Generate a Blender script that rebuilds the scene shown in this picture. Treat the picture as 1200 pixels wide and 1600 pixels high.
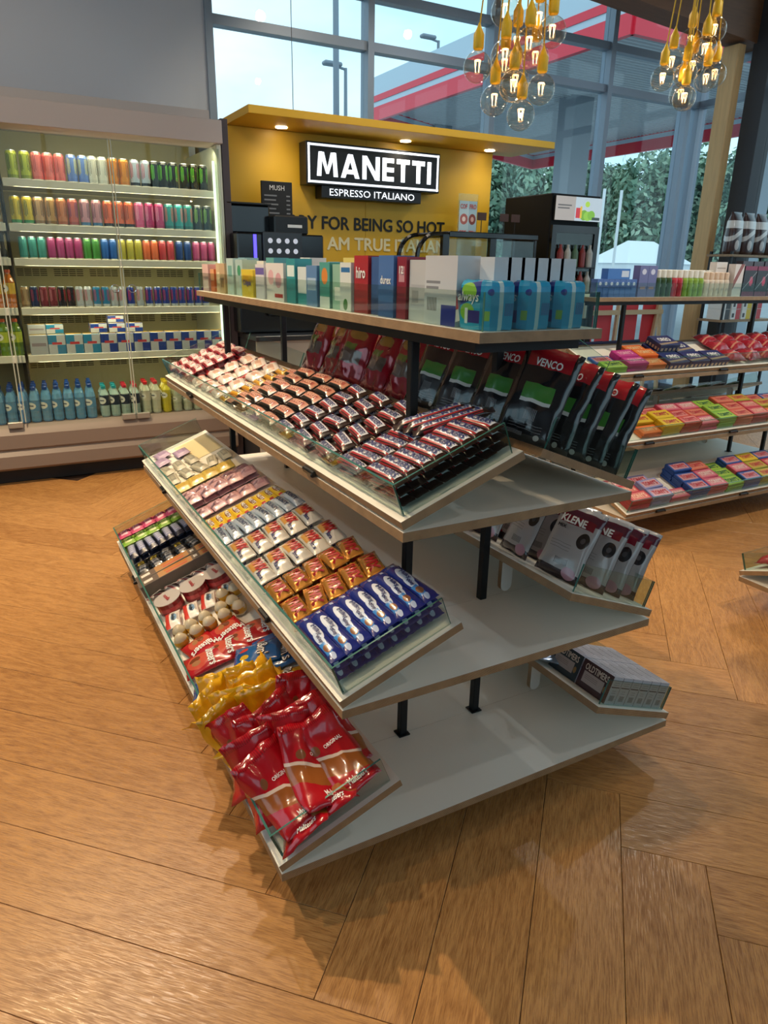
import bpy, bmesh, math, random
from mathutils import Matrix, Vector
random.seed(7)
for o in list(bpy.data.objects): bpy.data.objects.remove(o)
SC = bpy.context.scene
COL = SC.collection
R = math.radians

def C(h, a=1.0):
    h = h.lstrip('#')
    f = lambda v: v/12.92 if v <= .04045 else ((v+.055)/1.055)**2.4
    return tuple(f(int(h[i:i+2], 16)/255) for i in (0, 2, 4)) + (a,)

# ------------------------------------------------------------------ camera, world, lights, exposure
cam = bpy.data.cameras.new('camera'); camo = bpy.data.objects.new('camera', cam); COL.objects.link(camo)
cam.sensor_fit = 'VERTICAL'; cam.sensor_height = 32; cam.sensor_width = 24
cam.lens = 1101.49/1600*32; cam.clip_start = .02; cam.clip_end = 400
def cam_axes(yaw, pitch, roll):
    f = Vector((math.sin(yaw)*math.cos(pitch), math.cos(yaw)*math.cos(pitch), -math.sin(pitch)))
    r = Vector((math.cos(yaw), -math.sin(yaw), 0)); d = f.cross(r)
    return math.cos(roll)*r+math.sin(roll)*d, -math.sin(roll)*r+math.cos(roll)*d, f
_r, _d, _f = cam_axes(R(28.957), R(19.314), R(-1.055))
m = Matrix.Identity(4)
for i in range(3): m[i][0] = _r[i]; m[i][1] = -_d[i]; m[i][2] = -_f[i]
m[2][3] = 1.45
camo.matrix_world = m
SC.camera = camo
SC.view_settings.view_transform = 'Standard'; SC.view_settings.look = 'None'
SC.view_settings.gamma = 1; SC.view_settings.exposure = 0.0; SC.view_settings.use_curve_mapping = False

W = bpy.data.worlds.new('overcast_sky'); SC.world = W; W.use_nodes = True
nt = W.node_tree; nt.nodes.clear()
tc = nt.nodes.new('ShaderNodeTexCoord'); mp = nt.nodes.new('ShaderNodeMapping'); mp.inputs['Scale'].default_value = (1.3, 1.3, 3.2)
nz = nt.nodes.new('ShaderNodeTexNoise'); nz.inputs['Scale'].default_value = 1.7; nz.inputs['Detail'].default_value = 5; nz.inputs['Roughness'].default_value = .5
rp = nt.nodes.new('ShaderNodeValToRGB'); rp.color_ramp.elements[0].position = .36; rp.color_ramp.elements[1].position = .66
rp.color_ramp.elements[0].color = C('#b9e4f6'); rp.color_ramp.elements[1].color = C('#f4fbff')
bg = nt.nodes.new('ShaderNodeBackground'); bg.inputs['Strength'].default_value = 1.6
ou = nt.nodes.new('ShaderNodeOutputWorld')
for a, b in ((tc.outputs['Generated'], mp.inputs[0]), (mp.outputs[0], nz.inputs['Vector']), (nz.outputs['Fac'], rp.inputs[0]), (rp.outputs[0], bg.inputs[0]), (bg.outputs[0], ou.inputs[0])): nt.links.new(a, b)

def lamp(name, kind, loc, power, color, size=.1, aim=None, spot=None, size_y=None, blend=.5):
    l = bpy.data.lights.new(name, kind); l.energy = power; l.color = color
    if kind == 'AREA':
        l.size = size
        if size_y: l.shape = 'RECTANGLE'; l.size_y = size_y
    else: l.shadow_soft_size = size
    if kind == 'SPOT': l.spot_size = R(spot or 80); l.spot_blend = blend
    o = bpy.data.objects.new(name, l); COL.objects.link(o); o.location = loc
    if aim is not None: o.rotation_euler = (Vector(aim)-Vector(loc)).to_track_quat('-Z', 'Y').to_euler()
    return o
WARM = (1, .74, .45); NEUT = (1, .86, .68)
# ceiling spotlights of the shop, in rails above the aisles
for nm, loc, aim, pw, col, ang in (
    ('ceiling_spot', (-.3, 3.9, 3.7), (-.1, 3.2, 0), 390, WARM, 95),
    ('ceiling_spot', (.55, 4.1, 3.7), (.8, 2.6, .3), 165, NEUT, 80),
    ('ceiling_spot', (-1.0, 1.9, 3.7), (-.5, 2.3, 0), 110, WARM, 95),
    ('ceiling_spot', (2.6, 4.5, 3.7), (2.3, 2.6, .3), 150, NEUT, 85),
    ('ceiling_spot', (2.3, 1.7, 3.7), (2.3, 2.5, 0), 32, WARM, 80),
    ('ceiling_spot', (4.2, 1.6, 3.7), (4.0, 2.8, .3), 210, NEUT, 85),
    ('ceiling_spot', (.6, -1.2, 3.7), (.6, .8, .2), 8, WARM, 90),
    ('ceiling_spot', (-.2, 4.2, 3.7), (.2, 5.4, 2.0), 14, WARM, 90)):
    lamp(nm, 'SPOT', loc, pw, col, .05, aim, ang)
lamp('ceiling_spot', 'SPOT', (3.0, 4.3, 3.9), 70, NEUT, .05, (3.0, 5.85, 1.9), 90)  # extra spot, added out of view to brighten the yellow kiosk wall
# wide-beam fill lights added over the aisles, out of view, for softer shade
for x, y, pw, col in ((-1.2, 1.2, 60, (1, .82, .6)), (1.0, -.6, 8, (1, .88, .74)), (4.4, .2, 60, (.9, .96, 1)), (5.2, 3.6, 60, (.95, .98, 1)), (-1.2, 4.2, 60, (1, .82, .6))):
    lamp('ceiling_fill', 'SPOT', (x, y, 4.2), pw, col, .05, (x, y, 0), 165, blend=.3)
# daylight portals in the two glazed walls
for loc, aim, sx, sy in (((4.65, 6.36, 2.4), (4.65, 0, 2.4), 5.7, 4.2), ((7.6, 3.0, 2.2), (0, 3.0, 2.2), 6.4, 4.2), ((2.0, -3.25, 2.55), (2.0, 5, 2.55), 8.0, 1.7), ((-4.25, 1.8, 2.3), (5, 1.8, 2.3), 5.6, 2.6)):
    o = lamp('window_portal', 'AREA', loc, 1, (1, 1, 1), sx, aim, size_y=sy); o.data.cycles.is_portal = True

# ------------------------------------------------------------------ materials
MATS = {}
def mat(name, col, rough=.5, metal=0., spec=.5, coat=0., emit=None, es=1., alpha=None, sheen=0.):
    if name in MATS: return MATS[name]
    m_ = bpy.data.materials.new(name); m_.use_nodes = True
    b = m_.node_tree.nodes['Principled BSDF']
    if isinstance(col, str): col = C(col)
    b.inputs['Base Color'].default_value = col; b.inputs['Roughness'].default_value = rough; b.inputs['Metallic'].default_value = metal
    b.inputs['Specular IOR Level'].default_value = spec; b.inputs['Coat Weight'].default_value = coat; b.inputs['Coat Roughness'].default_value = .08
    if emit: b.inputs['Emission Color'].default_value = C(emit) if isinstance(emit, str) else emit; b.inputs['Emission Strength'].default_value = es
    MATS[name] = m_
    return m_
def N(m_, t, **kw):
    n = m_.node_tree.nodes.new(t)
    for k, v in kw.items(): setattr(n, k, v)
    return n
def LK(m_, a, b): m_.node_tree.links.new(a, b)
def glassmat(name, tint, ior=1.45, rough=0.0, gl=1.0, rim=.55):
    if name in MATS: return MATS[name]
    m_ = bpy.data.materials.new(name); m_.use_nodes = True; n = m_.node_tree; n.nodes.clear()
    tr = N(m_, 'ShaderNodeBsdfTransparent'); tr.inputs[0].default_value = C(tint)
    g = N(m_, 'ShaderNodeBsdfGlossy'); g.inputs['Roughness'].default_value = rough; g.inputs['Color'].default_value = (gl, gl, gl, 1)
    lw = N(m_, 'ShaderNodeLayerWeight'); lw.inputs['Blend'].default_value = .5
    pw = N(m_, 'ShaderNodeMath', operation='POWER'); pw.inputs[1].default_value = 5; LK(m_, lw.outputs['Facing'], pw.inputs[0])
    f0 = ((ior-1)/(ior+1))**2
    fr = N(m_, 'ShaderNodeMath', operation='MULTIPLY_ADD'); fr.inputs[1].default_value = rim; fr.inputs[2].default_value = f0; LK(m_, pw.outputs[0], fr.inputs[0])
    mx = N(m_, 'ShaderNodeMixShader'); o = N(m_, 'ShaderNodeOutputMaterial')
    LK(m_, fr.outputs[0], mx.inputs[0]); LK(m_, tr.outputs[0], mx.inputs[1]); LK(m_, g.outputs[0], mx.inputs[2]); LK(m_, mx.outputs[0], o.inputs[0])
    MATS[name] = m_
    return m_
def printmat(name, base, shapes, rough=.35, coat=.25, metal=0., wrinkle=0.):
    """flat print on a package: rects 'r' / ellipses 'e' / stripes 's' in the face's own UV square"""
    if name in MATS: return MATS[name]
    m_ = mat(name, base, rough, metal, coat=coat); b = m_.node_tree.nodes['Principled BSDF']
    uv = N(m_, 'ShaderNodeUVMap'); sp = N(m_, 'ShaderNodeSeparateXYZ'); LK(m_, uv.outputs[0], sp.inputs[0])
    def M_(op, a, c=None, d=None):
        n = N(m_, 'ShaderNodeMath', operation=op)
        for i, v in enumerate((a, c, d)):
            if v is None: continue
            if isinstance(v, (int, float)): n.inputs[i].default_value = v
            else: LK(m_, v, n.inputs[i])
        return n.outputs[0]
    U, V = sp.outputs[0], sp.outputs[1]
    cur = None
    for s in shapes:
        col = s[-1]
        if s[0] == 'r':
            fx = M_('COMPARE', U, (s[1]+s[3])/2, (s[3]-s[1])/2); fy = M_('COMPARE', V, (s[2]+s[4])/2, (s[4]-s[2])/2); fac = M_('MULTIPLY', fx, fy)
        elif s[0] == 'e':
            dx = M_('MULTIPLY', M_('SUBTRACT', U, s[1]), 1/s[3]); dy = M_('MULTIPLY', M_('SUBTRACT', V, s[2]), 1/s[4])
            fac = M_('LESS_THAN', M_('ADD', M_('MULTIPLY', dx, dx), M_('MULTIPLY', dy, dy)), 1.)
        elif s[0] == 'd':      # slanted band: s[1] + slope*u < v < s[2] + slope*u
            q = M_('SUBTRACT', V, M_('MULTIPLY', U, s[3])); fac = M_('COMPARE', q, (s[1]+s[2])/2, (s[2]-s[1])/2)
        else:                  # stripes inside a rect: x0 y0 x1 y1 count
            fx = M_('COMPARE', U, (s[1]+s[3])/2, (s[3]-s[1])/2); fy = M_('COMPARE', V, (s[2]+s[4])/2, (s[4]-s[2])/2)
            w = M_('GREATER_THAN', M_('FRACT', M_('MULTIPLY', M_('SUBTRACT', U, s[1]), s[5]/(s[3]-s[1]))), .45)
            fac = M_('MULTIPLY', M_('MULTIPLY', fx, fy), w)
        mx = N(m_, 'ShaderNodeMix', data_type='RGBA'); LK(m_, fac, mx.inputs[0])
        if cur is None: mx.inputs[6].default_value = C(base)
        else: LK(m_, cur, mx.inputs[6])
        mx.inputs[7].default_value = C(col); cur = mx.outputs[2]
    if cur is not None: LK(m_, cur, b.inputs['Base Color'])
    if wrinkle:
        t = N(m_, 'ShaderNodeTexCoord'); n = N(m_, 'ShaderNodeTexNoise'); n.inputs['Scale'].default_value = 38; n.inputs['Detail'].default_value = 2
        bp = N(m_, 'ShaderNodeBump'); bp.inputs['Strength'].default_value = wrinkle; bp.inputs['Distance'].default_value = .004
        LK(m_, t.outputs['Object'], n.inputs['Vector']); LK(m_, n.outputs['Fac'], bp.inputs['Height']); LK(m_, bp.outputs[0], b.inputs['Normal'])
    return m_

def noise_tint(m_, scale, amt, detail=4, stretch=(1, 1, 1), coord='Object', bump=0., colour2=None):
    b = m_.node_tree.nodes['Principled BSDF']; base = tuple(b.inputs['Base Color'].default_value)
    t = N(m_, 'ShaderNodeTexCoord'); mp = N(m_, 'ShaderNodeMapping'); mp.inputs['Scale'].default_value = stretch
    n = N(m_, 'ShaderNodeTexNoise'); n.inputs['Scale'].default_value = scale; n.inputs['Detail'].default_value = detail
    mx = N(m_, 'ShaderNodeMix', data_type='RGBA'); mx.inputs[6].default_value = base
    mx.inputs[7].default_value = C(colour2) if colour2 else tuple(v*(1-amt) for v in base[:3])+(1,)
    LK(m_, t.outputs[coord], mp.inputs[0]); LK(m_, mp.outputs[0], n.inputs['Vector']); LK(m_, n.outputs['Fac'], mx.inputs[0]); LK(m_, mx.outputs[2], b.inputs['Base Color'])
    if bump:
        bp = N(m_, 'ShaderNodeBump'); bp.inputs['Strength'].default_value = bump; bp.inputs['Distance'].default_value = .01
        LK(m_, n.outputs['Fac'], bp.inputs['Height']); LK(m_, bp.outputs[0], b.inputs['Normal'])
    return m_

def plankmat(name, light, dark, rough, across='Y'):
    m_ = mat(name, light, rough, spec=.4); b = m_.node_tree.nodes['Principled BSDF']
    t = N(m_, 'ShaderNodeTexCoord'); oi = N(m_, 'ShaderNodeObjectInfo')
    off = N(m_, 'ShaderNodeVectorMath', operation='SCALE'); off.inputs['Scale'].default_value = 37.
    cmb = N(m_, 'ShaderNodeCombineXYZ'); LK(m_, oi.outputs['Random'], cmb.inputs[0]); LK(m_, oi.outputs['Random'], cmb.inputs[1]); LK(m_, cmb.outputs[0], off.inputs[0])
    ad = N(m_, 'ShaderNodeVectorMath', operation='ADD'); LK(m_, t.outputs['Object'], ad.inputs[0]); LK(m_, off.outputs[0], ad.inputs[1])
    mp = N(m_, 'ShaderNodeMapping'); mp.inputs['Scale'].default_value = (.9, 5.5, 1); LK(m_, ad.outputs[0], mp.inputs[0])
    # cathedral figure: distorted rings, stretched along the board
    n0 = N(m_, 'ShaderNodeTexNoise'); n0.inputs['Scale'].default_value = 1.6; n0.inputs['Detail'].default_value = 3; LK(m_, mp.outputs[0], n0.inputs['Vector'])
    mu = N(m_, 'ShaderNodeMath', operation='MULTIPLY'); mu.inputs[1].default_value = 22; LK(m_, n0.outputs['Fac'], mu.inputs[0])
    fr = N(m_, 'ShaderNodeMath', operation='PINGPONG'); fr.inputs[1].default_value = 1; LK(m_, mu.outputs[0], fr.inputs[0])
    # fine pores
    mp2 = N(m_, 'ShaderNodeMapping'); mp2.inputs['Scale'].default_value = (22, 330, 1); LK(m_, ad.outputs[0], mp2.inputs[0])
    n1 = N(m_, 'ShaderNodeTexNoise'); n1.inputs['Scale'].default_value = 1; n1.inputs['Detail'].default_value = 4; n1.inputs['Roughness'].default_value = .62; LK(m_, mp2.outputs[0], n1.inputs['Vector'])
    r1 = N(m_, 'ShaderNodeValToRGB'); r1.color_ramp.elements[0].position = .42; r1.color_ramp.elements[1].position = .60; LK(m_, n1.outputs['Fac'], r1.inputs[0])
    a1 = N(m_, 'ShaderNodeMath', operation='MULTIPLY'); a1.inputs[1].default_value = .26; LK(m_, fr.outputs[0], a1.inputs[0])
    a2 = N(m_, 'ShaderNodeMath', operation='MULTIPLY_ADD'); a2.inputs[1].default_value = .46; LK(m_, r1.outputs[0], a2.inputs[0]); LK(m_, a1.outputs[0], a2.inputs[2])
    rr = N(m_, 'ShaderNodeMath', operation='MULTIPLY_ADD'); rr.inputs[1].default_value = .22; LK(m_, oi.outputs['Random'], rr.inputs[0]); LK(m_, a2.outputs[0], rr.inputs[2])
    mx = N(m_, 'ShaderNodeMix', data_type='RGBA'); mx.inputs[6].default_value = C(light); mx.inputs[7].default_value = C(dark)
    LK(m_, rr.outputs[0], mx.inputs[0]); LK(m_, mx.outputs[2], b.inputs['Base Color'])
    rg = N(m_, 'ShaderNodeMath', operation='MULTIPLY_ADD'); rg.inputs[1].default_value = .18; rg.inputs[2].default_value = rough-.05; LK(m_, r1.outputs[0], rg.inputs[0]); LK(m_, rg.outputs[0], b.inputs['Roughness'])
    bp = N(m_, 'ShaderNodeBump'); bp.inputs['Strength'].default_value = .12; bp.inputs['Distance'].default_value = .002; bp.invert = True
    LK(m_, r1.outputs[0], bp.inputs['Height']); LK(m_, bp.outputs[0], b.inputs['Normal'])
    return m_

def plymat(name, a, d, layers=340):
    m_ = mat(name, a, .55); b = m_.node_tree.nodes['Principled BSDF']
    t = N(m_, 'ShaderNodeTexCoord'); s = N(m_, 'ShaderNodeSeparateXYZ'); LK(m_, t.outputs['Object'], s.inputs[0])
    mu = N(m_, 'ShaderNodeMath', operation='MULTIPLY'); mu.inputs[1].default_value = layers; LK(m_, s.outputs[2], mu.inputs[0])
    si = N(m_, 'ShaderNodeMath', operation='FRACT'); LK(m_, mu.outputs[0], si.inputs[0])
    gt = N(m_, 'ShaderNodeMath', operation='GREATER_THAN'); gt.inputs[1].default_value = .55; LK(m_, si.outputs[0], gt.inputs[0])
    n = N(m_, 'ShaderNodeTexNoise'); n.inputs['Scale'].default_value = 30; n.inputs['Detail'].default_value = 3; LK(m_, t.outputs['Object'], n.inputs['Vector'])
    ad = N(m_, 'ShaderNodeMath', operation='MULTIPLY_ADD'); ad.inputs[1].default_value = .6; LK(m_, gt.outputs[0], ad.inputs[0])
    sc = N(m_, 'ShaderNodeMath', operation='MULTIPLY'); sc.inputs[1].default_value = .5; LK(m_, n.outputs['Fac'], sc.inputs[0]); LK(m_, sc.outputs[0], ad.inputs[2])
    mx = N(m_, 'ShaderNodeMix', data_type='RGBA'); mx.inputs[6].default_value = C(a); mx.inputs[7].default_value = C(d)
    LK(m_, ad.outputs[0], mx.inputs[0]); LK(m_, mx.outputs[2], b.inputs['Base Color'])
    return m_

BLACK = mat('black_steel', '#141518', .42, .3); BLKP = mat('black_plastic', '#101114', .35)
PLY = plymat('plywood_edge', '#bb9a73', '#5f4630'); LAM = noise_tint(mat('grey_white_laminate', '#e8e3d8', .36), 6, .05)
LAMD = LAM
TRAYTOP = mat('white_tray_laminate', '#ece6d8', .4)
GL = glassmat('clear_glass', '#eef5f2', 1.45); GLE = mat('glass_cut_edge', '#3a6f66', .12, spec=.9)
GL_F = glassmat('cooler_door_glass', '#eef2ec', 1.28, rim=.4); GL_W = glassmat('window_glass', '#f3fafc', 1.3)
WHITE = mat('white_print', '#f4f3f0', .4); BLACKINK = mat('black_ink', '#141414', .4)
REDINK = mat('red_ink', '#b31720', .4); GOLD = mat('gold_foil', '#d8a046', .28, .75); SILV = mat('silver_foil', '#c9ccd2', .25, .8)

# ------------------------------------------------------------------ mesh helpers
def link(o):
    COL.objects.link(o); return o
def obj(name, me, parent=None, loc=None, M=None, **props):
    o = link(bpy.data.objects.new(name, me))
    if parent is not None: o.parent = parent
    if M is not None:
        if parent is None: o.matrix_world = M
        else: o.matrix_local = M
    elif loc is not None: o.location = loc
    for k, v in props.items(): o[k] = v
    return o
def empty(name, loc=(0, 0, 0), rz=0., M=None, **props):
    o = link(bpy.data.objects.new(name, None)); o.location = loc; o.rotation_euler = (0, 0, rz); o.empty_display_size = .05
    if M is not None: o.matrix_world = M
    for k, v in props.items(): o[k] = v
    return o
class MB:
    def __init__(s): s.v = []; s.f = []; s.m = []; s.uv = []
    def face(s, idx, mi=0, uv=None): s.f.append(tuple(idx)); s.m.append(mi); s.uv.append(uv)
    def box(s, x0, y0, z0, x1, y1, z1, mi=0, top=None, front=None, M=None, back=None):
        b = len(s.v); P = [(x0, y0, z0), (x1, y0, z0), (x1, y1, z0), (x0, y1, z0), (x0, y0, z1), (x1, y0, z1), (x1, y1, z1), (x0, y1, z1)]
        if M: P = [tuple(M @ Vector(p)) for p in P]
        s.v += P; sq = [(0, 0), (1, 0), (1, 1), (0, 1)]
        t = mi if top is None else top; fr = mi if front is None else front; bk = mi if back is None else back
        s.face((b+3, b+2, b+1, b), t if top is not None else mi, sq); s.face((b+4, b+5, b+6, b+7), t, sq)
        s.face((b, b+1, b+5, b+4), fr, sq); s.face((b+1, b+2, b+6, b+5), mi, sq); s.face((b+2, b+3, b+7, b+6), bk, sq); s.face((b+3, b, b+4, b+7), mi, sq)
        return s
    def bar(s, a, b_, r, mi=0, n=6, r2=None):
        a = Vector(a); b_ = Vector(b_); d = (b_-a).normalized(); u = d.orthogonal().normalized(); w = d.cross(u); k = len(s.v); r2 = r if r2 is None else r2
        for P, q in ((a, r), (b_, r2)):
            for i in range(n): s.v.append(tuple(P+q*(math.cos(2*math.pi*i/n)*u+math.sin(2*math.pi*i/n)*w)))
        for i in range(n): s.face((k+i, k+(i+1) % n, k+n+(i+1) % n, k+n+i), mi)
        s.face(tuple(k+n-1-i for i in range(n)), mi); s.face(tuple(k+n+i for i in range(n)), mi)
        return s
    def lathe(s, prof, n=12, mis=None, c=(0, 0, 0), cap=True):
        k = len(s.v); L = len(prof)
        for r, z in prof:
            for i in range(n): s.v.append((c[0]+r*math.cos(2*math.pi*i/n), c[1]+r*math.sin(2*math.pi*i/n), c[2]+z))
        H = prof[-1][1]-prof[0][1] or 1
        for j in range(L-1):
            mi = mis[j] if mis else 0
            for i in range(n):
                u0, u1 = i/n, (i+1)/n; v0, v1 = (prof[j][1]-prof[0][1])/H, (prof[j+1][1]-prof[0][1])/H
                s.face((k+j*n+i, k+j*n+(i+1) % n, k+(j+1)*n+(i+1) % n, k+(j+1)*n+i), mi, [(u0, v0), (u1, v0), (u1, v1), (u0, v1)])
        if cap:
            s.face(tuple(k+n-1-i for i in range(n)), mis[0] if mis else 0); s.face(tuple(k+(L-1)*n+i for i in range(n)), mis[-1] if mis else 0)
        return s
    def mesh(s, name, mats, smooth=False, bevel=0.):
        me = bpy.data.meshes.new(name); me.from_pydata(s.v, [], s.f)
        for q in (mats if isinstance(mats, (list, tuple)) else [mats]): me.materials.append(q)
        me.polygons.foreach_set('material_index', s.m)
        if any(u is not None for u in s.uv):
            L = me.uv_layers.new(name='UVMap')
            for p, u in zip(me.polygons, s.uv):
                if u:
                    for li, q in zip(p.loop_indices, u): L.data[li].uv = q
        if bevel:
            bm = bmesh.new(); bm.from_mesh(me); bmesh.ops.bevel(bm, geom=list(bm.edges), offset=bevel, segments=1, affect='EDGES', clamp_overlap=True); bm.to_mesh(me); bm.free()
        if smooth: me.polygons.foreach_set('use_smooth', [True]*len(me.polygons))
        me.update()
        return me
def boxmesh(name, x0, y0, z0, x1, y1, z1, mats, bevel=0., **k): return MB().box(x0, y0, z0, x1, y1, z1, **k).mesh(name, mats, bevel=bevel)

TXT = {}
def textmesh(s, w, h, m_, bold=.0, hf=None, place=None, sx=1., shear=0., keep=False):
    """lettering as a flat mesh fitted in w x h, centred; hf(x,y) lifts it onto a curved surface; place maps (x,y,z)"""
    c = bpy.data.curves.new('t', 'FONT'); c.body = s; c.resolution_u = 2 if h < .06 else 3; c.offset = 0; c.shear = shear; c.align_x = 'CENTER'; c.align_y = 'CENTER'
    o = bpy.data.objects.new('t', c); me = bpy.data.meshes.new_from_object(o); bpy.data.objects.remove(o); bpy.data.curves.remove(c)
    d = bold*1.5; vs = [(v.co.x, v.co.y) for v in me.vertices]; fs = [tuple(p.vertices) for p in me.polygons]; bpy.data.meshes.remove(me)
    V = []; F = []
    for ex, ey in (((0, 0),) if d < .0135 else ((-d, 0), (d, 0), (0, d*.8), (0, -d*.8))):   # struck several times over for a heavy face
        k = len(V); V += [(x+ex, y+ey) for x, y in vs]; F += [tuple(i+k for i in f) for f in fs]
    x0, x1, y0, y1 = min(v[0] for v in V), max(v[0] for v in V), min(v[1] for v in V), max(v[1] for v in V); kx = w/(x1-x0); ky = h/(y1-y0)
    if keep: kx = ky = min(kx, ky)
    P = []; nv = len(vs); pl = (lambda x, y: Vector(place(x, y, hf(x, y) if hf else 0.))) if place else (lambda x, y: Vector((x, y, 0.)))
    e_ = min(w, h)*.02; nrm = (pl(e_, 0)-pl(0, 0)).cross(pl(0, e_)-pl(0, 0)).normalized()*max(.00022, h*.004)
    for q_, (vx, vy) in enumerate(V):
        x = (vx-(x0+x1)/2)*kx; y = (vy-(y0+y1)/2)*ky; z = hf(x, y) if hf else 0.
        P.append(tuple(Vector(place(x, y, z) if place else (x, y, z))+nrm*(q_//nv)))
    me = bpy.data.meshes.new('lettering'); me.from_pydata(P, [], F); me.materials.append(m_); me.update()
    return me

class Proto:
    def __init__(s, name, cat, me, parts=()): s.name = name; s.cat = cat; s.me = me; s.parts = list(parts)
def put(p, M, label, group=None, cat=None):
    o = obj(p.name, p.me, M=M); o['label'] = label; o['category'] = cat or p.cat
    if group: o['group'] = group
    for nm, me in p.parts: obj(nm, me, parent=o)
    return o
ORD = ['first', 'second', 'third', 'fourth', 'fifth', 'sixth', 'seventh', 'eighth', 'ninth', 'tenth', 'eleventh', 'twelfth', 'thirteenth', 'fourteenth', 'fifteenth', 'sixteenth', 'seventeenth', 'eighteenth', 'nineteenth', 'twentieth', 'twenty-first', 'twenty-second', 'twenty-third', 'twenty-fourth', 'twenty-fifth', 'twenty-sixth']
T = Matrix.Translation
def RZ(a): return Matrix.Rotation(R(a), 4, 'Z')
def RX(a): return Matrix.Rotation(R(a), 4, 'X')
def RY(a): return Matrix.Rotation(R(a), 4, 'Y')
def axes(p, x, y, z):
    m_ = Matrix.Identity(4)
    for i in range(3): m_[i][0] = x[i]; m_[i][1] = y[i]; m_[i][2] = z[i]; m_[i][3] = p[i]
    return m_
# ------------------------------------------------------------------ the shell of the shop
FLW = .209; FLL = 6*FLW; A0 = .975; B0 = .205
WOOD = plankmat('oak_plank_floor', '#ca965b', '#7f4e22', .32)
JOINT = mat('dark_floor_joint', '#3a2413', .8)
floor = obj('floor', boxmesh('floor', -4, -3, -.05, 7.7, 6.5, -.0065, JOINT), kind='structure', label='warm oak herringbone plank floor')
pm = boxmesh('plank', 0.0008, 0.0008, -.006, FLL-.0008, FLW-.0008, 0, WOOD, bevel=.0007)
s2 = math.sqrt(.5)
def ab(a, b): return Vector(((a-b)*s2, (a+b)*s2, 0))
def plank_at(a, b, along_a):
    c = ab(a+FLL/2, b+FLW/2) if along_a else ab(a+FLW/2, b+FLL/2)
    if not (-1.7 < c.x < 7.0 and -.55 < c.y < 5.5) or c.x+c.y > 11.4: return
    if along_a: M = T(ab(a, b)) @ RZ(45)
    else: M = T(ab(a+FLW, b)) @ RZ(135)
    obj('plank', pm, parent=floor, M=M)
for k in range(-50, 50):
    for mm in range(-5, 8): plank_at(A0+k*FLW+12*FLW*mm, B0+k*FLW, True)
for i in range(-60, 60):
    for mm in range(-6, 7): plank_at(A0+i*FLW, B0+(i-11+12*mm)*FLW, False)

WALLP = noise_tint(mat('pale_grey_wall_paint', '#bcc0cb', .75), 2.5, .05); CEIL = mat('timber_ceiling', '#8d857c', .8)
obj('wall_back', boxmesh('wall_back', -4, 6.24, 0, 1.80, 6.5, 4.6, WALLP), kind='structure')
def holed(name, q): # wall with one wide window opening: sill, head and two jambs
    b = MB()
    for p in q: b.box(*p)
    return obj(name, b.mesh(name, WALLP), kind='structure')
holed('wall_left', ((-4.2, -3, 0, -4, 6.5, 1.0), (-4.2, -3, 3.6, -4, 6.5, 4.6), (-4.2, -3, 1.0, -4, -1.0, 3.6), (-4.2, 4.6, 1.0, -4, 6.5, 3.6)))
holed('wall_behind', ((-4.2, -3.2, 0, 7.7, -3, 1.7), (-4.2, -3.2, 3.4, 7.7, -3, 4.6), (-4.2, -3.2, 1.7, -2.0, -3, 3.4), (6.0, -3.2, 1.7, 7.7, -3, 3.4)))
obj('ceiling', boxmesh('ceiling', -4.2, -3.2, 4.5, 7.8, 6.6, 4.7, CEIL), kind='structure')

ALU = mat('grey_blue_window_frame', '#8390a0', .4, .15); ALD = ALU
win1 = empty('window_1', (1.8, 6.3, 0), kind='structure', label='tall glazed front wall with grey mullions')
def wpart(par, name, x0, y0, z0, x1, y1, z1, m_):
    p = par.location; return obj(name, boxmesh(name, x0-p[0], y0-p[1], z0-p[2], x1-p[0], y1-p[1], z1-p[2], m_, bevel=0), parent=par)
MX = [1.83, 3.235, 4.545, 6.03, 7.25]
TZ = [.06, 3.22, 3.60, 4.44]
for x in MX: wpart(win1, 'mullion', x-.03, 6.22, 0, x+.03, 6.36, 4.5, ALU)
wpart(win1, 'corner_post', 7.44, 6.24, 0, 7.56, 6.36, 4.5, ALU)
for z in TZ: wpart(win1, 'transom', 1.8, 6.25, z-.035, 7.5, 6.35, z+.035, ALU)
xs = MX+[7.47]
for i in range(len(xs)-1):
    for j in range(len(TZ)-1): wpart(win1, 'glass_pane', xs[i]+.03, 6.30, TZ[j]+.03, xs[i+1]-.03, 6.306, TZ[j+1]-.03, GL_W)
win2 = empty('window_2', (7.5, 0, 0), kind='structure', label='glazed side wall beyond the timber column')
ys = [-3.0, -1.6, -.2, 1.2, 2.6, 3.95, 5.42, 6.27]
for y in ys[:-1]: wpart(win2, 'mullion', 7.40, y-.04, 0, 7.56, y+.04, 4.5, mat('charcoal_window_frame', '#2a2c31', .5))
for z in TZ: wpart(win2, 'transom', 7.44, -3, z-.035, 7.54, 6.27, z+.035, ALU)
for i in range(len(ys)-1):
    for j in range(len(TZ)-1): wpart(win2, 'glass_pane', 7.5, ys[i]+.04, TZ[j]+.03, 7.506, ys[i+1]-.04, TZ[j+1]-.03, GL_W)
win3 = empty('window_3', (2, -3.1, 0), kind='structure', label='wide shop window behind the viewer')
for i in range(5): wpart(win3, 'glass_pane', -2.0+1.6*i+.03, -3.11, 1.7, -2.0+1.6*(i+1)-.03, -3.104, 3.4, GL_W); wpart(win3, 'mullion', -2.0+1.6*i-.03, -3.16, 1.7, -2.0+1.6*i+.03, -3.04, 3.4, ALU)
win4 = empty('window_4', (-4.1, 1.8, 0), kind='structure', label='side window beyond the drinks cooler')
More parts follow.
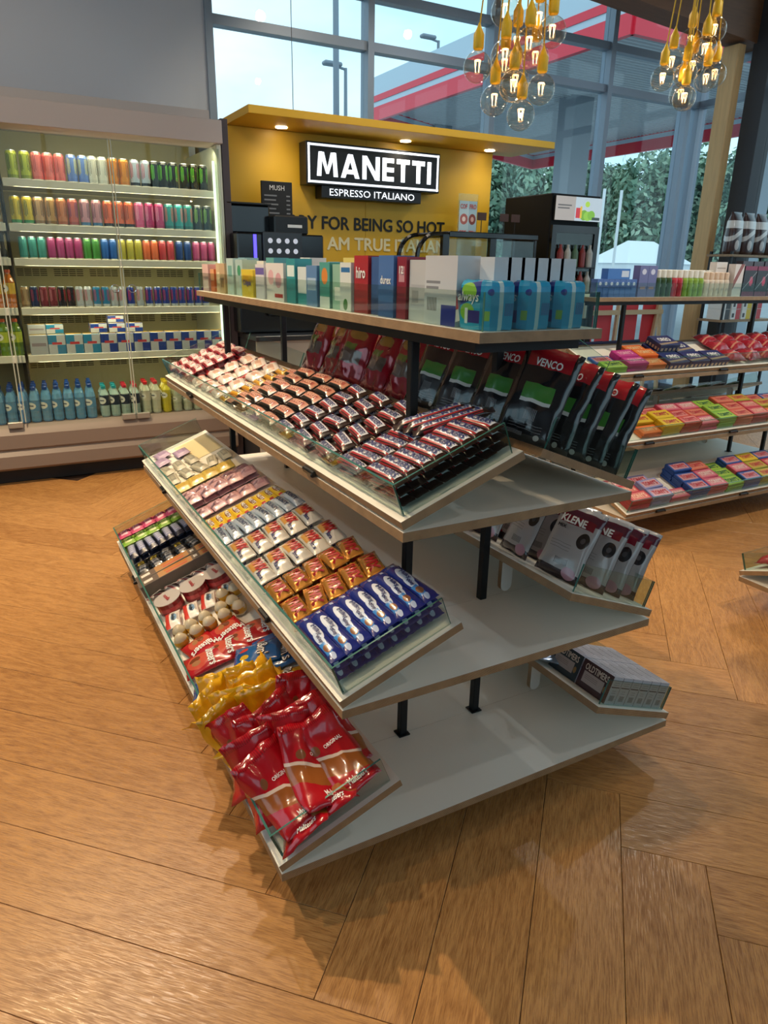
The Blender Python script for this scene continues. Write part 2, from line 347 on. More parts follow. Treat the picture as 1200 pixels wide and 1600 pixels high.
for i in range(4): wpart(win4, 'glass_pane', -4.11, -1.0+1.4*i+.03, 1.0, -4.104, -1.0+1.4*(i+1)-.03, 3.6, GL_W); wpart(win4, 'mullion', -4.16, -1.0+1.4*i-.03, 1.0, -4.04, -1.0+1.4*i+.03, 3.6, ALU)
TIMB = noise_tint(mat('glulam_timber', '#dcb27a', .6), 5, .35, stretch=(9, 9, .8), bump=.05); TIMB2 = noise_tint(mat('brown_stained_timber', '#7d5233', .6), 4, .4, stretch=(1, 8, 8), bump=.05)
obj('timber_column', boxmesh('timber_column', 7.06, 5.55, 0, 7.17, 5.74, 3.62, TIMB, bevel=.006), label='pale knotty glulam timber column in front of the glazed corner', category='column')
obj('charcoal_pillar', boxmesh('pillar', 7.26, 5.32, 0, 7.4, 5.54, 4.5, mat('charcoal_paint', '#33353b', .6), bevel=.004), label='charcoal painted steel pillar beside the timber column', category='pillar')
bm_ = MB(); z0, z1 = 3.86, 3.62
k = len(bm_.v); bm_.v += [(4.4, 5.5, 3.80), (7.45, 5.5, 3.622), (7.45, 5.78, 3.622), (4.4, 5.78, 3.80), (4.4, 5.5, 4.25), (7.45, 5.5, 4.07), (7.45, 5.78, 4.07), (4.4, 5.78, 4.25)]
for f in ((3, 2, 1, 0), (4, 5, 6, 7), (0, 1, 5, 4), (1, 2, 6, 5), (2, 3, 7, 6), (3, 0, 4, 7)): bm_.face(f)
obj('roof_beam', bm_.mesh('roof_beam', TIMB2), label='dark brown sloping timber roof beam above the window', category='beam')

# ------------------------------------------------------------------ outside: forecourt, fuel canopy, trees
obj('ground_outside', boxmesh('ground_outside', -60, 6.7, -.2, 140, 140, -.08, noise_tint(mat('wet_asphalt', '#9aa0a3', .7), 1.5, .25)), kind='structure')
obj('ground_outside_side', boxmesh('ground_outside_side', 7.8, -60, -.2, 140, 6.7, -.08, MATS['wet_asphalt']), kind='structure')
RED = mat('canopy_red', '#e0283f', .35); CWHITE = mat('canopy_pale_blue', '#b9cbd8', .4); SOFF = mat('corrugated_grey_metal', '#c4cacf', .5, .1)
can = empty('fuel_canopy', (9.75, 9.7, 0), label='grey fuel station canopy with red and white fascia bands', category='canopy')
Pn = [(9.75, 9.7), (19.2, 9.7), (19.2, 23.5), (9.75, 19.0)]
def prism(name, poly, z0, z1, m_, par):
    p = par.location; b = MB(); n = len(poly)
    b.v = [(x-p[0], y-p[1], z0) for x, y in poly]+[(x-p[0], y-p[1], z1) for x, y in poly]
    b.face(tuple(reversed(range(n)))); b.face(tuple(range(n, 2*n)))
    for i in range(n): b.face((i, (i+1) % n, n+(i+1) % n, n+i))
    return obj(name, b.mesh(name, m_), parent=par)
def wallring(name, poly, z0, z1, m_, par, th=.06, grow=0.):
    cx = sum(p[0] for p in poly)/len(poly); cy = sum(p[1] for p in poly)/len(poly)
    for i in range(len(poly)):
        a = Vector(poly[i]+(0,)); b = Vector(poly[(i+1) % len(poly)]+(0,)); d = (b-a).normalized(); nrm = Vector((d.y, -d.x, 0))
        q = [a+nrm*grow, b+nrm*grow, b-nrm*th, a-nrm*th]
        prism(name, [(v.x, v.y) for v in q], z0, z1, m_, par)
prism('roof_slab', Pn, 5.56, 5.9, CWHITE, can)
wallring('red_band', Pn, 5.0, 5.32, RED, can, grow=.05); wallring('white_band', Pn, 5.32, 5.44, CWHITE, can, grow=.03)
wallring('red_band', Pn, 5.44, 5.58, RED, can, grow=.05); wallring('pale_band', Pn, 5.58, 6.02, CWHITE, can, grow=.03)
b = MB(); y = 9.75-9.7; n_ = 0
while y < 13.6:
    xl = 0 if y < 9.3 else (y-9.3)/4.5*9.4
    for dy, z in ((0, 5.46), (.05, 5.46), (.075, 5.54), (.125, 5.54)):
        b.v += [(xl, y+dy, z), (9.42, y+dy, z)]
    y += .15
for i in range(len(b.v)//2-1): b.face((2*i, 2*i+1, 2*i+3, 2*i+2))
obj('corrugated_soffit', b.mesh('corrugated_soffit', SOFF), parent=can)
for x, y_ in ((13.75, 15.3), (16.5, 12.0), (13.0, 20.5)): obj('support_column', boxmesh('support_column', x-.3-9.75, y_-.3-9.7, -.08, x+.3-9.75, y_+.3-9.7, 5.5, mat('grey_column_cladding', '#8f9aa3', .4)), parent=can)
LPG = mat('lamp_post_grey', '#7d8893', .5)
def lamp_post(x, y, h, label, arm=.9, head=True):
    e = empty('lamp_post', (x, y, -.08), label=label, category='lamp post')
    obj('pole', MB().bar((0, 0, 0), (0, 0, h), .12, n=8, r2=.07).mesh('pole', LPG), parent=e)
    if head:
        obj('arm', MB().bar((0, 0, h-.05), (-arm*.5, 0, h+.02), .05).mesh('arm', LPG), parent=e)
        obj('lamp_head', MB().box(-arm*.5-.55, -.18, h, -arm*.5+.25, .18, h+.16).mesh('lamp_head', LPG, bevel=.05), parent=e)
lamp_post(10.26, 22, 14.5, 'tall plain grey mast seen through the window above the yellow kiosk', head=False)
lamp_post(14.42, 30, 9.1, 'grey lamp post with flat head beside the tall mast'); lamp_post(21.37, 34, 11.9, 'grey lamp post rising behind the fuel canopy')
for x, lb in ((27.5, 'slim white flagpole closer to the grey canopy column'), (28.65, 'slim white flagpole above the white tent')):
    obj('flagpole', MB().bar((x, 28, -.08), (x, 28, 5.15), .07, n=8).mesh('flagpole', mat('white_pole', '#dfe4e6', .4)), label=lb, category='flagpole')
TENTM = mat('white_tent_canvas', '#dfe5ea', .7)
te = empty('marquee_tent', (38.6, 35.5, -.08), label='white hipped marquee tent outside in front of the trees', category='tent')
b = MB(); b.v = [(-3, -2, 1.9), (3, -2, 1.9), (3, 2, 1.9), (-3, 2, 1.9), (-1.2, 0, 3.3), (1.2, 0, 3.3)]
for f in ((0, 1, 5, 4), (1, 2, 5), (2, 3, 4, 5), (3, 0, 4), (3, 2, 1, 0)): b.face(f)
obj('roof', b.mesh('roof', TENTM), parent=te); obj('side_walls', MB().box(-2.9, -1.9, 0, 2.9, 1.9, 1.9).mesh('side_walls', TENTM), parent=te)
LEAFS = [mat('leaf_green_%d' % i, c, .7) for i, c in enumerate(('#6d8f76', '#84a387', '#5c7f6c', '#97b096'))]
def tree(az, dist, h, w, label, seed):
    rg = random.Random(seed); x, y = dist*math.sin(R(az)), dist*math.cos(R(az))
    e = empty('tree', (x, y, -.08), label=label, category='tree', group='trees beyond the forecourt')
    obj('trunk', MB().bar((0, 0, 0), (0, 0, h*.6), .35, n=7, r2=.15).mesh('trunk', mat('bark', '#5a4c3e', .9)), parent=e)
    b = MB(); cl = [(rg.uniform(-w, w)*.7, rg.uniform(-w, w)*.5, h*rg.uniform(.12, .85), rg.uniform(.9, 1.7)) for _ in range(38)]
    for cx, cy, cz, r in cl:
        mi = rg.randrange(4)
        for _ in range(120):
            v = Vector((rg.gauss(0, 1), rg.gauss(0, 1), rg.gauss(0, 1))).normalized()*r*rg.uniform(.75, 1.08); p = Vector((cx, cy, cz))+v
            u = v.orthogonal().normalized(); u.rotate(Matrix.Rotation(rg.uniform(0, 6.3), 3, v)); q = v.cross(u).normalized(); s = rg.uniform(.20, .36)
            u = (u+v.normalized()*rg.uniform(-.5, .5)).normalized(); k = len(b.v)
            b.v += [tuple(p-u*s), tuple(p+q*s*.5), tuple(p+u*s), tuple(p-q*s*.5)]; b.face((k, k+1, k+2, k+3), (mi+(rg.random() < .3)) % 4)
    obj('crown', b.mesh('crown', LEAFS), parent=e)
TL = ['above the black drinks cooler', 'over the display cooler', 'behind the grey canopy column', 'behind the white flagpoles', 'over the marquee tent', 'just past the marquee tent', 'behind the window corner', 'next to the timber column', 'behind the charcoal pillar', 'above the coffee bags', 'at the edge of the side window', 'furthest along the side window']
for i in range(12):
    tree(35.5+i*2.35, 64+3*math.sin(i*2.1), 1.3*(8.6, 9.4, 8.2, 9.0, 7.6, 8.4, 8.8, 8.0, 9.2, 8.2, 8.6, 9.0)[i], 2.7, 'leafy green tree outside, '+TL[i], i)

# ------------------------------------------------------------------ drinks cooler
FW = 1.57; FX0 = -2.4; FY = 5.2
fr = empty('drinks_cooler', (0, FY, 0), label='wide beige multideck drinks cooler with lit shelves and glass doors', category='cooler')
TAUPE = mat('taupe_cooler_paint', '#b7aca8', .4); CREAM = mat('cream_shelf_steel', '#e6e1cf', .45); CREAMB = mat('cream_back_panel', '#d2c797', .5); DARKV = mat('dark_vent', '#5f5a44', .7); KICK = mat('dark_kickplate', '#17171a', .6)
def fp(name, x0, y0, z0, x1, y1, z1, m_, par=None, bevel=.003): return obj(name, boxmesh(name, x0, y0, z0, x1, y1, z1, m_, bevel=bevel), parent=par or fr)
fp('kick_plate', FX0, .06, 0, FW, .2, .10, KICK)
b = MB(); pr_ = [(.0, .10), (-.03, .12), (-.03, .20), (.0, .235), (-.015, .25), (-.015, .34), (.03, .40), (.9, .40), (.9, .10)]
for x in (FX0, FW): b.v += [(x, y, z) for y, z in pr_]
n = len(pr_)
for i in range(n): b.face((i, (i+1) % n, n+(i+1) % n, n+i))
b.face(tuple(reversed(range(n)))); b.face(tuple(range(n, 2*n)))
obj('base_skirt', b.mesh('base_skirt', mat('brown_grey_skirt', '#85766c', .45)), parent=fr)
bk = fp('back_panel', FX0, .86, .4, FW, .9, 2.30, CREAMB)
for z in (1.07, .66, 1.33, .99):
    for i in range(11):
        b = MB()
        for r_ in range(4):
            for c_ in range(2): b.box(-.05+c_*.052, .855, z+r_*.014, -.05+c_*.052+.045, .8605, z+r_*.014+.007)
        obj('vent_slots', b.mesh('vent_slots', DARKV), parent=bk, loc=(.30+i*.125-.02*(i % 2), 0, 0))
fp('header', FX0, -.03, 2.20, FW, .25, 2.34, TAUPE); fp('roof_panel', FX0, .25, 2.28, FW, .9, 2.44, TAUPE)
fp('side_panel', FW-.03, .02, .40, FW, .9, 2.2, mat('clear_side_panel_frame', '#d9dcc8', .4)); fp('side_panel', FX0, .02, .4, FX0+.03, .9, 2.2, TAUPE)
fp('partition', .20, .28, .42, .215, .86, 2.15, mat('dark_partition', '#4d463c', .5))
SHZ = [1.915, 1.655, 1.449, 1.143, .838]
for z in SHZ:
    for x0, x1 in ((FX0+.03, .195), (.215, FW-.03)):
        s = fp('shelf', x0, .14, z-.02, x1, .80, z, CREAM); obj('price_rail', boxmesh('price_rail', x0, .115, z-.045, x1, .14, z+.002, mat('white_price_rail', '#e9e6dc', .4), bevel=.002), parent=s)
LED = mat('cool_led_tube', '#ffffff', .4, emit='#fff3cf', es=4.)
fp('led_tube', FW-.055, .05, .45, FW-.04, .065, 2.1, mat('led_strip_green_white', '#ffffff', .4, emit='#d9f5e6', es=1.4), bevel=0)
for z in SHZ[:-1]+[.838]: lamp('shelf_led', 'AREA', (.9, FY+.10, z-.05), 1.6, (1, .86, .56), 1.25, (.9, FY+.3, z-.4), size_y=.03)
lamp('shelf_led', 'AREA', (.9, FY+.07, 2.16), 3, (1, .88, .62), 1.25, (.9, FY+.3, 1.8), size_y=.04)
for x0, x1 in ((-.62, .12), (.135, .84), (.85, FW-.02)):
    d = fp('glass_door', x0, .0, .42, x1, .008, 2.17, GL_F, bevel=0)
    obj('door_edge', MB().box(x0, -.003, .42, x0+.006, .011, 2.17).box(x1-.006, -.003, .42, x1, .011, 2.17).mesh('door_edge', mat('door_edge_strip', '#b8bfae', .3)), parent=d)
    hx = x1-.06 if x0 < .5 else x0+.06
    obj('hinge', boxmesh('hinge', (x0 if x0 > .5 else x1-.09)+.0, -.015, .385, (x0 if x0 > .5 else x1-.09)+.09, .02, .425, mat('silver_hinge', '#a9a69e', .35, .5), bevel=.004), parent=d)
for x in (.79, .90):
    b = MB(); k = 14
    for i in range(k):
        a = 2*math.pi*i/k; a2 = 2*math.pi*(i+1)/k
        b.bar((x+.025*math.cos(a), -.01, 1.27+.025*math.sin(a)), (x+.025*math.cos(a2), -.01, 1.27+.025*math.sin(a2)), .0035, n=4)
    obj('ring_handle', b.mesh('ring_handle', mat('chrome', '#d8dadc', .15, .9)), parent=fr)

# cans and bottles in the cooler
def can_proto(col, band, top='#c8ccd0', r=.033, h=.165, motif=None):
    nm = 'can_'+col+band+str(r)
    sh = [('r', 0, .0, 1, .16, band)]
    if motif:
        for i in range(4): sh += [('r', .08+.25*i, .34, .10+.25*i, .86, motif), ('r', .125+.25*i, .30, .148+.25*i, .90, motif), ('r', .175+.25*i, .36, .195+.25*i, .86, motif)]
    body = printmat(nm, col, sh, .3, .3, .25)
    al = mat('can_aluminium'+top, top, .3, .7)
    b = MB(); b.lathe([(r*.82, 0), (r, .008), (r, h-.018), (r*.84, h-.004), (r*.80, h), (r*.76, h-.004)], 14, [1, 0, 0, 1, 1])
    return b.mesh('can', [body, al], smooth=False)
CANC = {}
def can(col, band, motif, x, y, z, label, r=.033, h=.165, top='#c8ccd0'):
    key = (col, band, motif, r, h)
    if key not in CANC: CANC[key] = can_proto(col, band, top, r, h, motif)
    put(Proto('drink_can', 'can', CANC[key]), T((x, y, z)) @ RZ(-90+random.uniform(-14, 14)), label, 'cans in the drinks cooler')
CY = 5.37
def canrow(xs, z, cols, row, r=.0325, h=.165, y=CY):
    names = {}
    for i, (x, c) in enumerate(zip(xs, cols)):
        col, band, mot, word = c
        can(col, band, mot, x, y, z, '%s drink can, %s from the partition on the %s cooler shelf' % (word, ORD[i], row), r, h)
G_ = ('#b9c23c', '#8f9a2e', '#1d2410', 'lime yellow'); P_ = ('#f0807c', '#e8726d', '#a64545', 'coral pink'); Bl = ('#7391dd', '#6a86d2', '#d8d24a', 'periwinkle blue'); Wh = ('#dfdfd6', '#cfcfc8', '#8a8a84', 'white'); Or = ('#d98a1f', '#c67a17', '#7a3d0c', 'amber orange'); Rb = ('#b8c4d8', '#1c1c22', '#b3262d', 'silver and red'); Bk = ('#17191a', '#101210', '#6fcf3a', 'black and green')
canrow([.283, .358, .424, .489, .555, .627, .695, .752, .813, .88, .948, 1.017, 1.087, 1.145, 1.205, 1.27, 1.345, 1.41, 1.475], SHZ[0], [G_, G_, P_, P_, P_, Bl, Bl, Wh, Wh, Or, Or, Rb, Rb]+[Bk]*6, 'top')
Ye = ('#d3b82b', '#3f8a4a', '#274d2a', 'yellow and green'); Tn = ('#c2976a', '#8d6b4b', '#3d2a1f', 'tan'); Bo = ('#c77a4c', '#a85d36', '#7a3c23', 'copper orange'); Rr = ('#c25f55', '#a14a43', '#3b2f6b', 'brick red'); Pb = ('#c98f9f', '#3d6f9e', '#2b2c45', 'pink and blue'); Ob = ('#e0673a', '#1a1716', '#1a1716', 'orange and black'); Pk = ('#d8548c', '#c9467e', '#f0a7c4', 'pink'); Mg = ('#b92a72', '#a5215f', '#e69ac0', 'magenta'); Te = ('#2f8f94', '#276f75', '#d05a3c', 'teal'); Cy = ('#2ba3ad', '#237f88', '#d84b40', 'cyan and red'); Dk = ('#23323c', '#18323a', '#8fc25a', 'dark navy')
canrow([.267, .337, .402, .47, .537, .604, .677, .75, .821, .889, .955, 1.022, 1.089, 1.155, 1.221, 1.287, 1.353, 1.42, 1.488], SHZ[1], [Ye, Ye, Tn, Tn, Bo, Rr, Pb, Pb, Ob, Ob, Ob, Pk, Mg, Mg, Te, Cy, Te, Dk, Dk], 'second')
t3 = ('#458f8d', '#387c7a', None, 'slim teal'); m3 = ('#9c3a72', '#8a2f62', None, 'slim magenta'); g3 = ('#45863a', '#3f8a30', None, 'slim green'); b3 = ('#2458a8', '#1d4a92', None, 'slim blue'); y3 = ('#a39b3a', '#a39b28', None, 'slim yellow'); o3 = ('#c9633a', '#b85630', None, 'slim orange'); r3 = ('#ab3a44', '#ae323c', None, 'slim red'); n3 = ('#1f3f80', '#193368', None, 'slim navy'); k3 = ('#a84478', '#8a2b5c', None, 'slim pink')
canrow([.28, .335, .39, .448, .502, .556, .61, .666, .72, .777, .83, .887, .941, .995, 1.05, 1.104, 1.158, 1.213, 1.274, 1.333, 1.394, 1.449, 1.504], SHZ[2], [t3]*3+[m3]*4+[g3]*2+[b3]*2+[y3]*3+[o3]*2+[r3]*2+[n3]*2+[k3]*3, 'third', .0262, .134)
tn4 = ('#b59a78', '#8a7458', '#5a3f2c', 'slim beige'); nr4 = ('#26345f', '#20294a', '#b43a45', 'slim navy and red'); mr4 = ('#7a2a36', '#641f2a', '#d0808a', 'slim maroon'); kr4 = ('#1b1a1f', '#141317', '#b53540', 'slim black and red'); sv4 = ('#b9c0cb', '#aab2bf', '#c43a42', 'slim silver'); bs4 = ('#2f7fb4', '#b9c0cb', '#c43a42', 'slim sky blue and silver'); rb4 = ('#27409a', '#b9c0cb', '#c9363f', 'slim royal blue and silver')
canrow([.251, .306, .363, .418, .473, .528, .583, .638, .693, .75, .805, .86, .915, .977, 1.04, 1.099, 1.155, 1.214, 1.27, 1.328, 1.384, 1.44], SHZ[3], [tn4, nr4, mr4, mr4, kr4, kr4, sv4, sv4, bs4, bs4, sv4, sv4, rb4, sv4]+[rb4]*8, 'fourth', .0262, .134)
for i, (z, c) in enumerate(((SHZ[0], ('#5b2f5a', '#47244a', None, 'purple')), (SHZ[1], ('#9a8a6a', '#8b6a3a', '#4a3a22', 'khaki')), (SHZ[2], ('#3d3630', '#2a2522', '#c9b896', 'dark brown')))):
    for j in range(2): can(c[0], c[1], c[2], .155-.07*j, CY, z, '%s drink can, %s beyond the partition on the %s cooler shelf' % (c[3], ORD[j], ('top', 'second', 'third')[i]))

# multipacks of slim cans
PACKB = printmat('pack_blue_silver', '#c3c8d2', [('r', 0, .52, .5, 1, '#22409a'), ('r', .5, 0, 1, .48, '#22409a'), ('r', .22, .50, .78, .62, '#c43a42')], .4)
PACKC = printmat('pack_cyan_silver', '#c3c8d2', [('r', 0, .52, .5, 1, '#2a87b8'), ('r', .5, 0, 1, .48, '#2a87b8'), ('r', .22, .50, .78, .62, '#c43a42')], .4)
PACKS = printmat('pack_silver', '#b6bcc6', [('r', .1, .44, .9, .60, '#9a8f9a')], .4)
GOLDC = mat('pack_gold_top', '#d8b25a', .4)
def pack(x, y, z, m_, label, w=.108, h=.132):
    b = MB().box(-w/2, -.05, 0, w/2, .05, h, 0, top=1); me = b.mesh('pack', [m_, GOLDC], bevel=.004)
    put(Proto('can_multipack', 'multipack', me), T((x, y, z)), label, 'can multipacks in the drinks cooler')
xs5 = [.29, .401, .512, .623, .734, .845, .956, 1.067, 1.178, 1.289, 1.40, 1.511]
for i, x in enumerate(xs5):
    pack(x, CY, SHZ[4], (PACKS if i == 0 else PACKC if i < 4 else PACKB), '%s four-pack of cans, %s from the partition on the fifth cooler shelf' % (('silver' if i == 0 else 'sky blue and silver' if i < 4 else 'royal blue and silver'), ORD[i]))
for i, (x, m_, w_) in enumerate(((.29, PACKS, 'silver'), (.401, PACKC, 'sky blue'), (.68, PACKB, 'dark blue'), (.80, PACKB, 'blue'), (.92, PACKB, 'royal blue'))):
    pack(x, CY+.03, SHZ[4]+.1325, m_, '%s tray of cans lying on the multipacks, %s from the partition' % (w_, ORD[i]), h=.065)
pack(.80, CY+.05, SHZ[4]+.1985, PACKB, 'small blue tray of cans crowning the multipack pile', h=.05)

# bottles
def bottle_me(liq, label, cap, h=.235, r=.033, labz=(.32, .58), sport=False):
    lm = mat('liquid_'+liq, liq, .08, spec=.7, coat=.6); b = MB(); L0, L1 = labz
    b.lathe([(r*.85, 0), (r, .01), (r*.96, h*.12), (r, h*.16), (r*.95, h*.24), (r, L0*h-.004), (r*.97, L0*h)], 12)
    b.lathe([(r*1.005, L0*h), (r*1.005, L1*h)], 12, [1], cap=False)
    b.lathe([(r*.97, L1*h), (r, L1*h+.006), (r*.8, h*.74), (r*.45, h*.84), (r*.42, h*.88)], 12)
    me = b.mesh('bottle', [lm, printmat('blabel_'+liq+label, label, [('e', .75, .5, .16, .36, '#f2f3f0'), ('r', .66, .44, .84, .56, '#3a4a6a')], .4)])
    c = MB(); c.lathe([(r*.5, h*.87), (r*.5, h*.95)]+([(r*.36, h*.965), (r*.33, h*1.03)] if sport else []), 10)
    return Proto('drink_bottle', 'bottle', me, [('cap', c.mesh('cap', mat('cap_'+cap, cap, .35)))])
BW = bottle_me('#6a9fcb', '#5d97c9', '#1d4a9a', .245, .034, sport=True); BT = bottle_me('#a9c4c4', '#1f2f4a', '#27a3b4', .225, .032, (.36, .66)); BR = bottle_me('#a9c0bc', '#1f2f4a', '#cf2440', .225, .032, (.36, .66)); BRw = bottle_me('#cfd2c0', '#d9d4c6', '#d22a35', .24, .032, (.4, .66)); BYl = bottle_me('#d8c93c', '#d3c638', '#e3c51e', .235, .032, (.4, .66)); BC = bottle_me('#bcc4b2', '#c5ccba', '#c8302f', .23, .032, (.3, .5))
seq = [(.068-.072, BW, 'blue water bottle with sport cap'), (.068, BW, 'blue water bottle with sport cap'), (.139, BW, 'blue water bottle with sport cap'), (.21, BW, 'blue water bottle with sport cap'), (.281, BW, 'blue water bottle with sport cap'), (.352, BW, 'blue water bottle with sport cap'), (.423, BW, 'blue water bottle with sport cap'), (.494, BW, 'blue water bottle with sport cap'), (.565, BW, 'blue water bottle with sport cap'), (.655, BT, 'teal capped bottle with navy label'), (.725, BT, 'teal capped bottle with navy label'), (.795, BR, 'red capped bottle with navy label'), (.865, BR, 'red capped bottle with navy label'), (.94, BRw, 'red capped clear lemonade bottle'), (1.01, BRw, 'red capped clear lemonade bottle'), (1.085, BYl, 'yellow lemonade bottle'), (1.16, BC, 'clear water bottle'), (1.235, BC, 'clear water bottle'), (1.31, BC, 'clear water bottle')]
for k in range(3):
    for i, (x, p, w_) in enumerate(seq):
        put(p, T((x+.006*k, 5.285+.075*k, .402)) @ RZ(-60+random.uniform(-15, 15)), '%s, %s along the %s row of the cooler floor' % (w_, ORD[i], ('front', 'middle', 'rear')[k]), 'bottles on the cooler floor')
JU = bottle_me('#c9722a', '#d9b13a', '#e05a1f', .25, .034, (.35, .62)); JG = bottle_me('#6a8a2a', '#b4c23a', '#e8641e', .25, .034, (.35, .62))
for z, p, w_ in ((SHZ[3], JU, 'amber iced tea bottle with orange cap on the fourth cooler shelf'), (SHZ[4], JG, 'green iced tea bottle with orange cap on the fifth cooler shelf')):
    for j in range(3): put(p, T((.165-.072*j, 5.36, z)) @ RZ(-70), '%s, %s beyond the partition' % (w_, ORD[j]), 'iced tea bottles in the cooler')

# ------------------------------------------------------------------ espresso kiosk
YEL = noise_tint(mat('mustard_yellow_laminate', '#e6b42a', .45), 3, .06)
ks = empty('espresso_kiosk', (1.6, 5.85, 0), label='mustard yellow espresso kiosk back wall with projecting canopy', category='kiosk')
def kp(name, x0, y0, z0, x1, y1, z1, m_, bevel=.002, par=None, **kw): return obj(name, boxmesh(name, x0-1.6, y0-5.85, z0, x1-1.6, y1-5.85, z1, m_, bevel=bevel), parent=par or ks)
kp('wall_panel', 1.66, 5.85, 0, 3.0, 5.93, 2.43, YEL); kp('wall_panel', 3.002, 5.85, 0, 4.31, 5.93, 2.43, YEL)
kp('edge_post', 1.575, 5.22, 0, 1.625, 5.9, 2.36, mat('dark_bronze_post', '#4a4146', .5))
kp('canopy', 1.81, 5.32, 2.432, 4.58, 5.93, 2.485, YEL)
DL = mat('downlight_glow', '#ffffff', .4, emit='#fff0d8', es=14)
for x in (2.2, 3.3, 4.17):
    d = obj('downlight', MB().lathe([(.045, 0), (.045, .006)], 16, c=(x-1.6, 5.71-5.85, 2.426)).mesh('downlight', DL), parent=ks)
    lamp('kiosk_downlight', 'SPOT', (x, 5.56, 2.41), 9, (1, .87, .66), .045, (x, 5.56, 0), 168, blend=1.)
obj('suspension_cable', MB().bar((2.215-1.6, 5.5-5.85, 2.48), (2.215-1.6, 5.5-5.85, 4.5), .003, n=5).mesh('cable', mat('steel_cable', '#55585c', .4, .8)), parent=ks)
def slogan(words, x0, x1, z, h, m_, bold):
    ms = [textmesh(w_, 10, h, m_, bold, keep=True) for w_ in words]; wd = [max(v.co.x for v in me.vertices)-min(v.co.x for v in me.vertices) for me in ms]
    sp = h*.42; k = (x1-x0)/(sum(wd)+sp*(len(words)-1)); x = x0
    for me, w_ in zip(ms, wd):
        for v in me.vertices: v.co = ((v.co.x+w_/2)*k+x-1.6, -.004-v.co.z, v.co.y+z)
        obj('slogan_word', me, parent=ks); x += (w_+sp)*k
slogan(['SORRY', 'FOR', 'BEING', 'SO', 'HOT...'], 2.12, 3.90, 1.775, .105, mat('slogan_black', '#15120c', .5), .018)
slogan(['BUT', 'I', 'AM', 'TRUE', 'ITALIAN'], 2.25, 3.83, 1.615, .105, mat('slogan_pale', '#f3e8bd', .5), .018)

sg = empty('lit_sign', (3.02, 5.72, 2.2), label='black lit sign with white capital letters on the yellow kiosk', category='sign')
SB = mat('sign_black', '#101013', .4); LIT = mat('sign_white_glow', '#ffffff', .5, emit='#e9f2ff', es=1.15)
obj('main_box', boxmesh('main_box', -.625, -.02, -.152, .625, .12, .158, SB, bevel=.003), parent=sg)
b = MB()
for q in ((-.61, -.024, .128, .61, -.019, .144), (-.61, -.024, -.138, .61, -.019, -.122), (-.61, -.024, -.138, -.594, -.019, .144), (.594, -.024, -.138, .61, -.019, .144)): b.box(*q)
obj('border', b.mesh('border', LIT), parent=sg)
obj('lower_box', boxmesh('lower_box', -.49, -.01, -.245, .45, .12, -.153, SB, bevel=.003), parent=sg)
def block_letters(word, w, h, m_, y, th=.24, gap=.16):
    """heavy geometric capitals made of straight strokes, extruded a little"""
    wd = {'M': 1.15, 'A': 1.05, 'N': 1.0, 'E': .68, 'T': .78, 'I': th}; tot = sum(wd[c] for c in word)+gap*(len(word)-1); k = w/tot; b = MB(); x = -tot/2
    def poly(pts):
        n = len(pts); o = len(b.v)
        for yy in (y, y+.003): b.v.extend([((x+px)*k, yy, (pz-.5)*h) for px, pz in pts])
        b.face(tuple(range(o, o+n))); b.face(tuple(range(o+2*n-1, o+n-1, -1)))
        for i in range(n): b.face((o+i, o+n+i, o+n+(i+1) % n, o+(i+1) % n))
    t = th
    for c in word:
        W_ = wd[c]
        if c == 'M':
            poly([(0, 0), (t, 0), (t+.06, 1), (.10, 1)]); poly([(W_-t, 0), (W_, 0), (W_-.10, 1), (W_-t-.06, 1)])
            poly([(.14, 1), (.14+t*1.05, 1), (W_/2+.07, .12), (W_/2-.07, .12)]); poly([(W_-.14-t*1.05, 1), (W_-.14, 1), (W_/2+.07, .12), (W_/2-.07, .12)])
        elif c == 'A':
            poly([(0, 0), (t*1.05, 0), (W_/2+.12, 1), (W_/2-.14, 1)]); poly([(W_-t*1.05, 0), (W_, 0), (W_/2+.14, 1), (W_/2-.12, 1)]); poly([(.22, .17), (W_-.22, .17), (W_-.30, .36), (.30, .36)])
        elif c == 'N': poly([(0, 0), (t, 0), (t, 1), (0, 1)]); poly([(W_-t, 0), (W_, 0), (W_, 1), (W_-t, 1)]); poly([(0, 1), (t*1.1, 1), (W_, 0), (W_-t*1.1, 0)])
        elif c == 'E':
            poly([(0, 0), (t, 0), (t, 1), (0, 1)])
            for z0, z1 in ((0, .2), (.4, .6), (.8, 1)): poly([(t, z0), (W_, z0), (W_, z1), (t, z1)])
        elif c == 'T': poly([(0, .79), (W_, .79), (W_, 1), (0, 1)]); poly([((W_-t)/2, 0), ((W_+t)/2, 0), ((W_+t)/2, .79), ((W_-t)/2, .79)])
        else: poly([(0, 0), (t, 0), (t, 1), (0, 1)])
        x += W_+gap
    return b.mesh('lettering', m_)
obj('main_lettering', block_letters('MANETTI', 1.07, .175, LIT, -.0235), parent=sg)
obj('small_lettering', textmesh('ESPRESSO ITALIANO', .80, .052, LIT, .008, place=lambda x, y, z: (x-.02, -.0135, y-.199)), parent=sg)

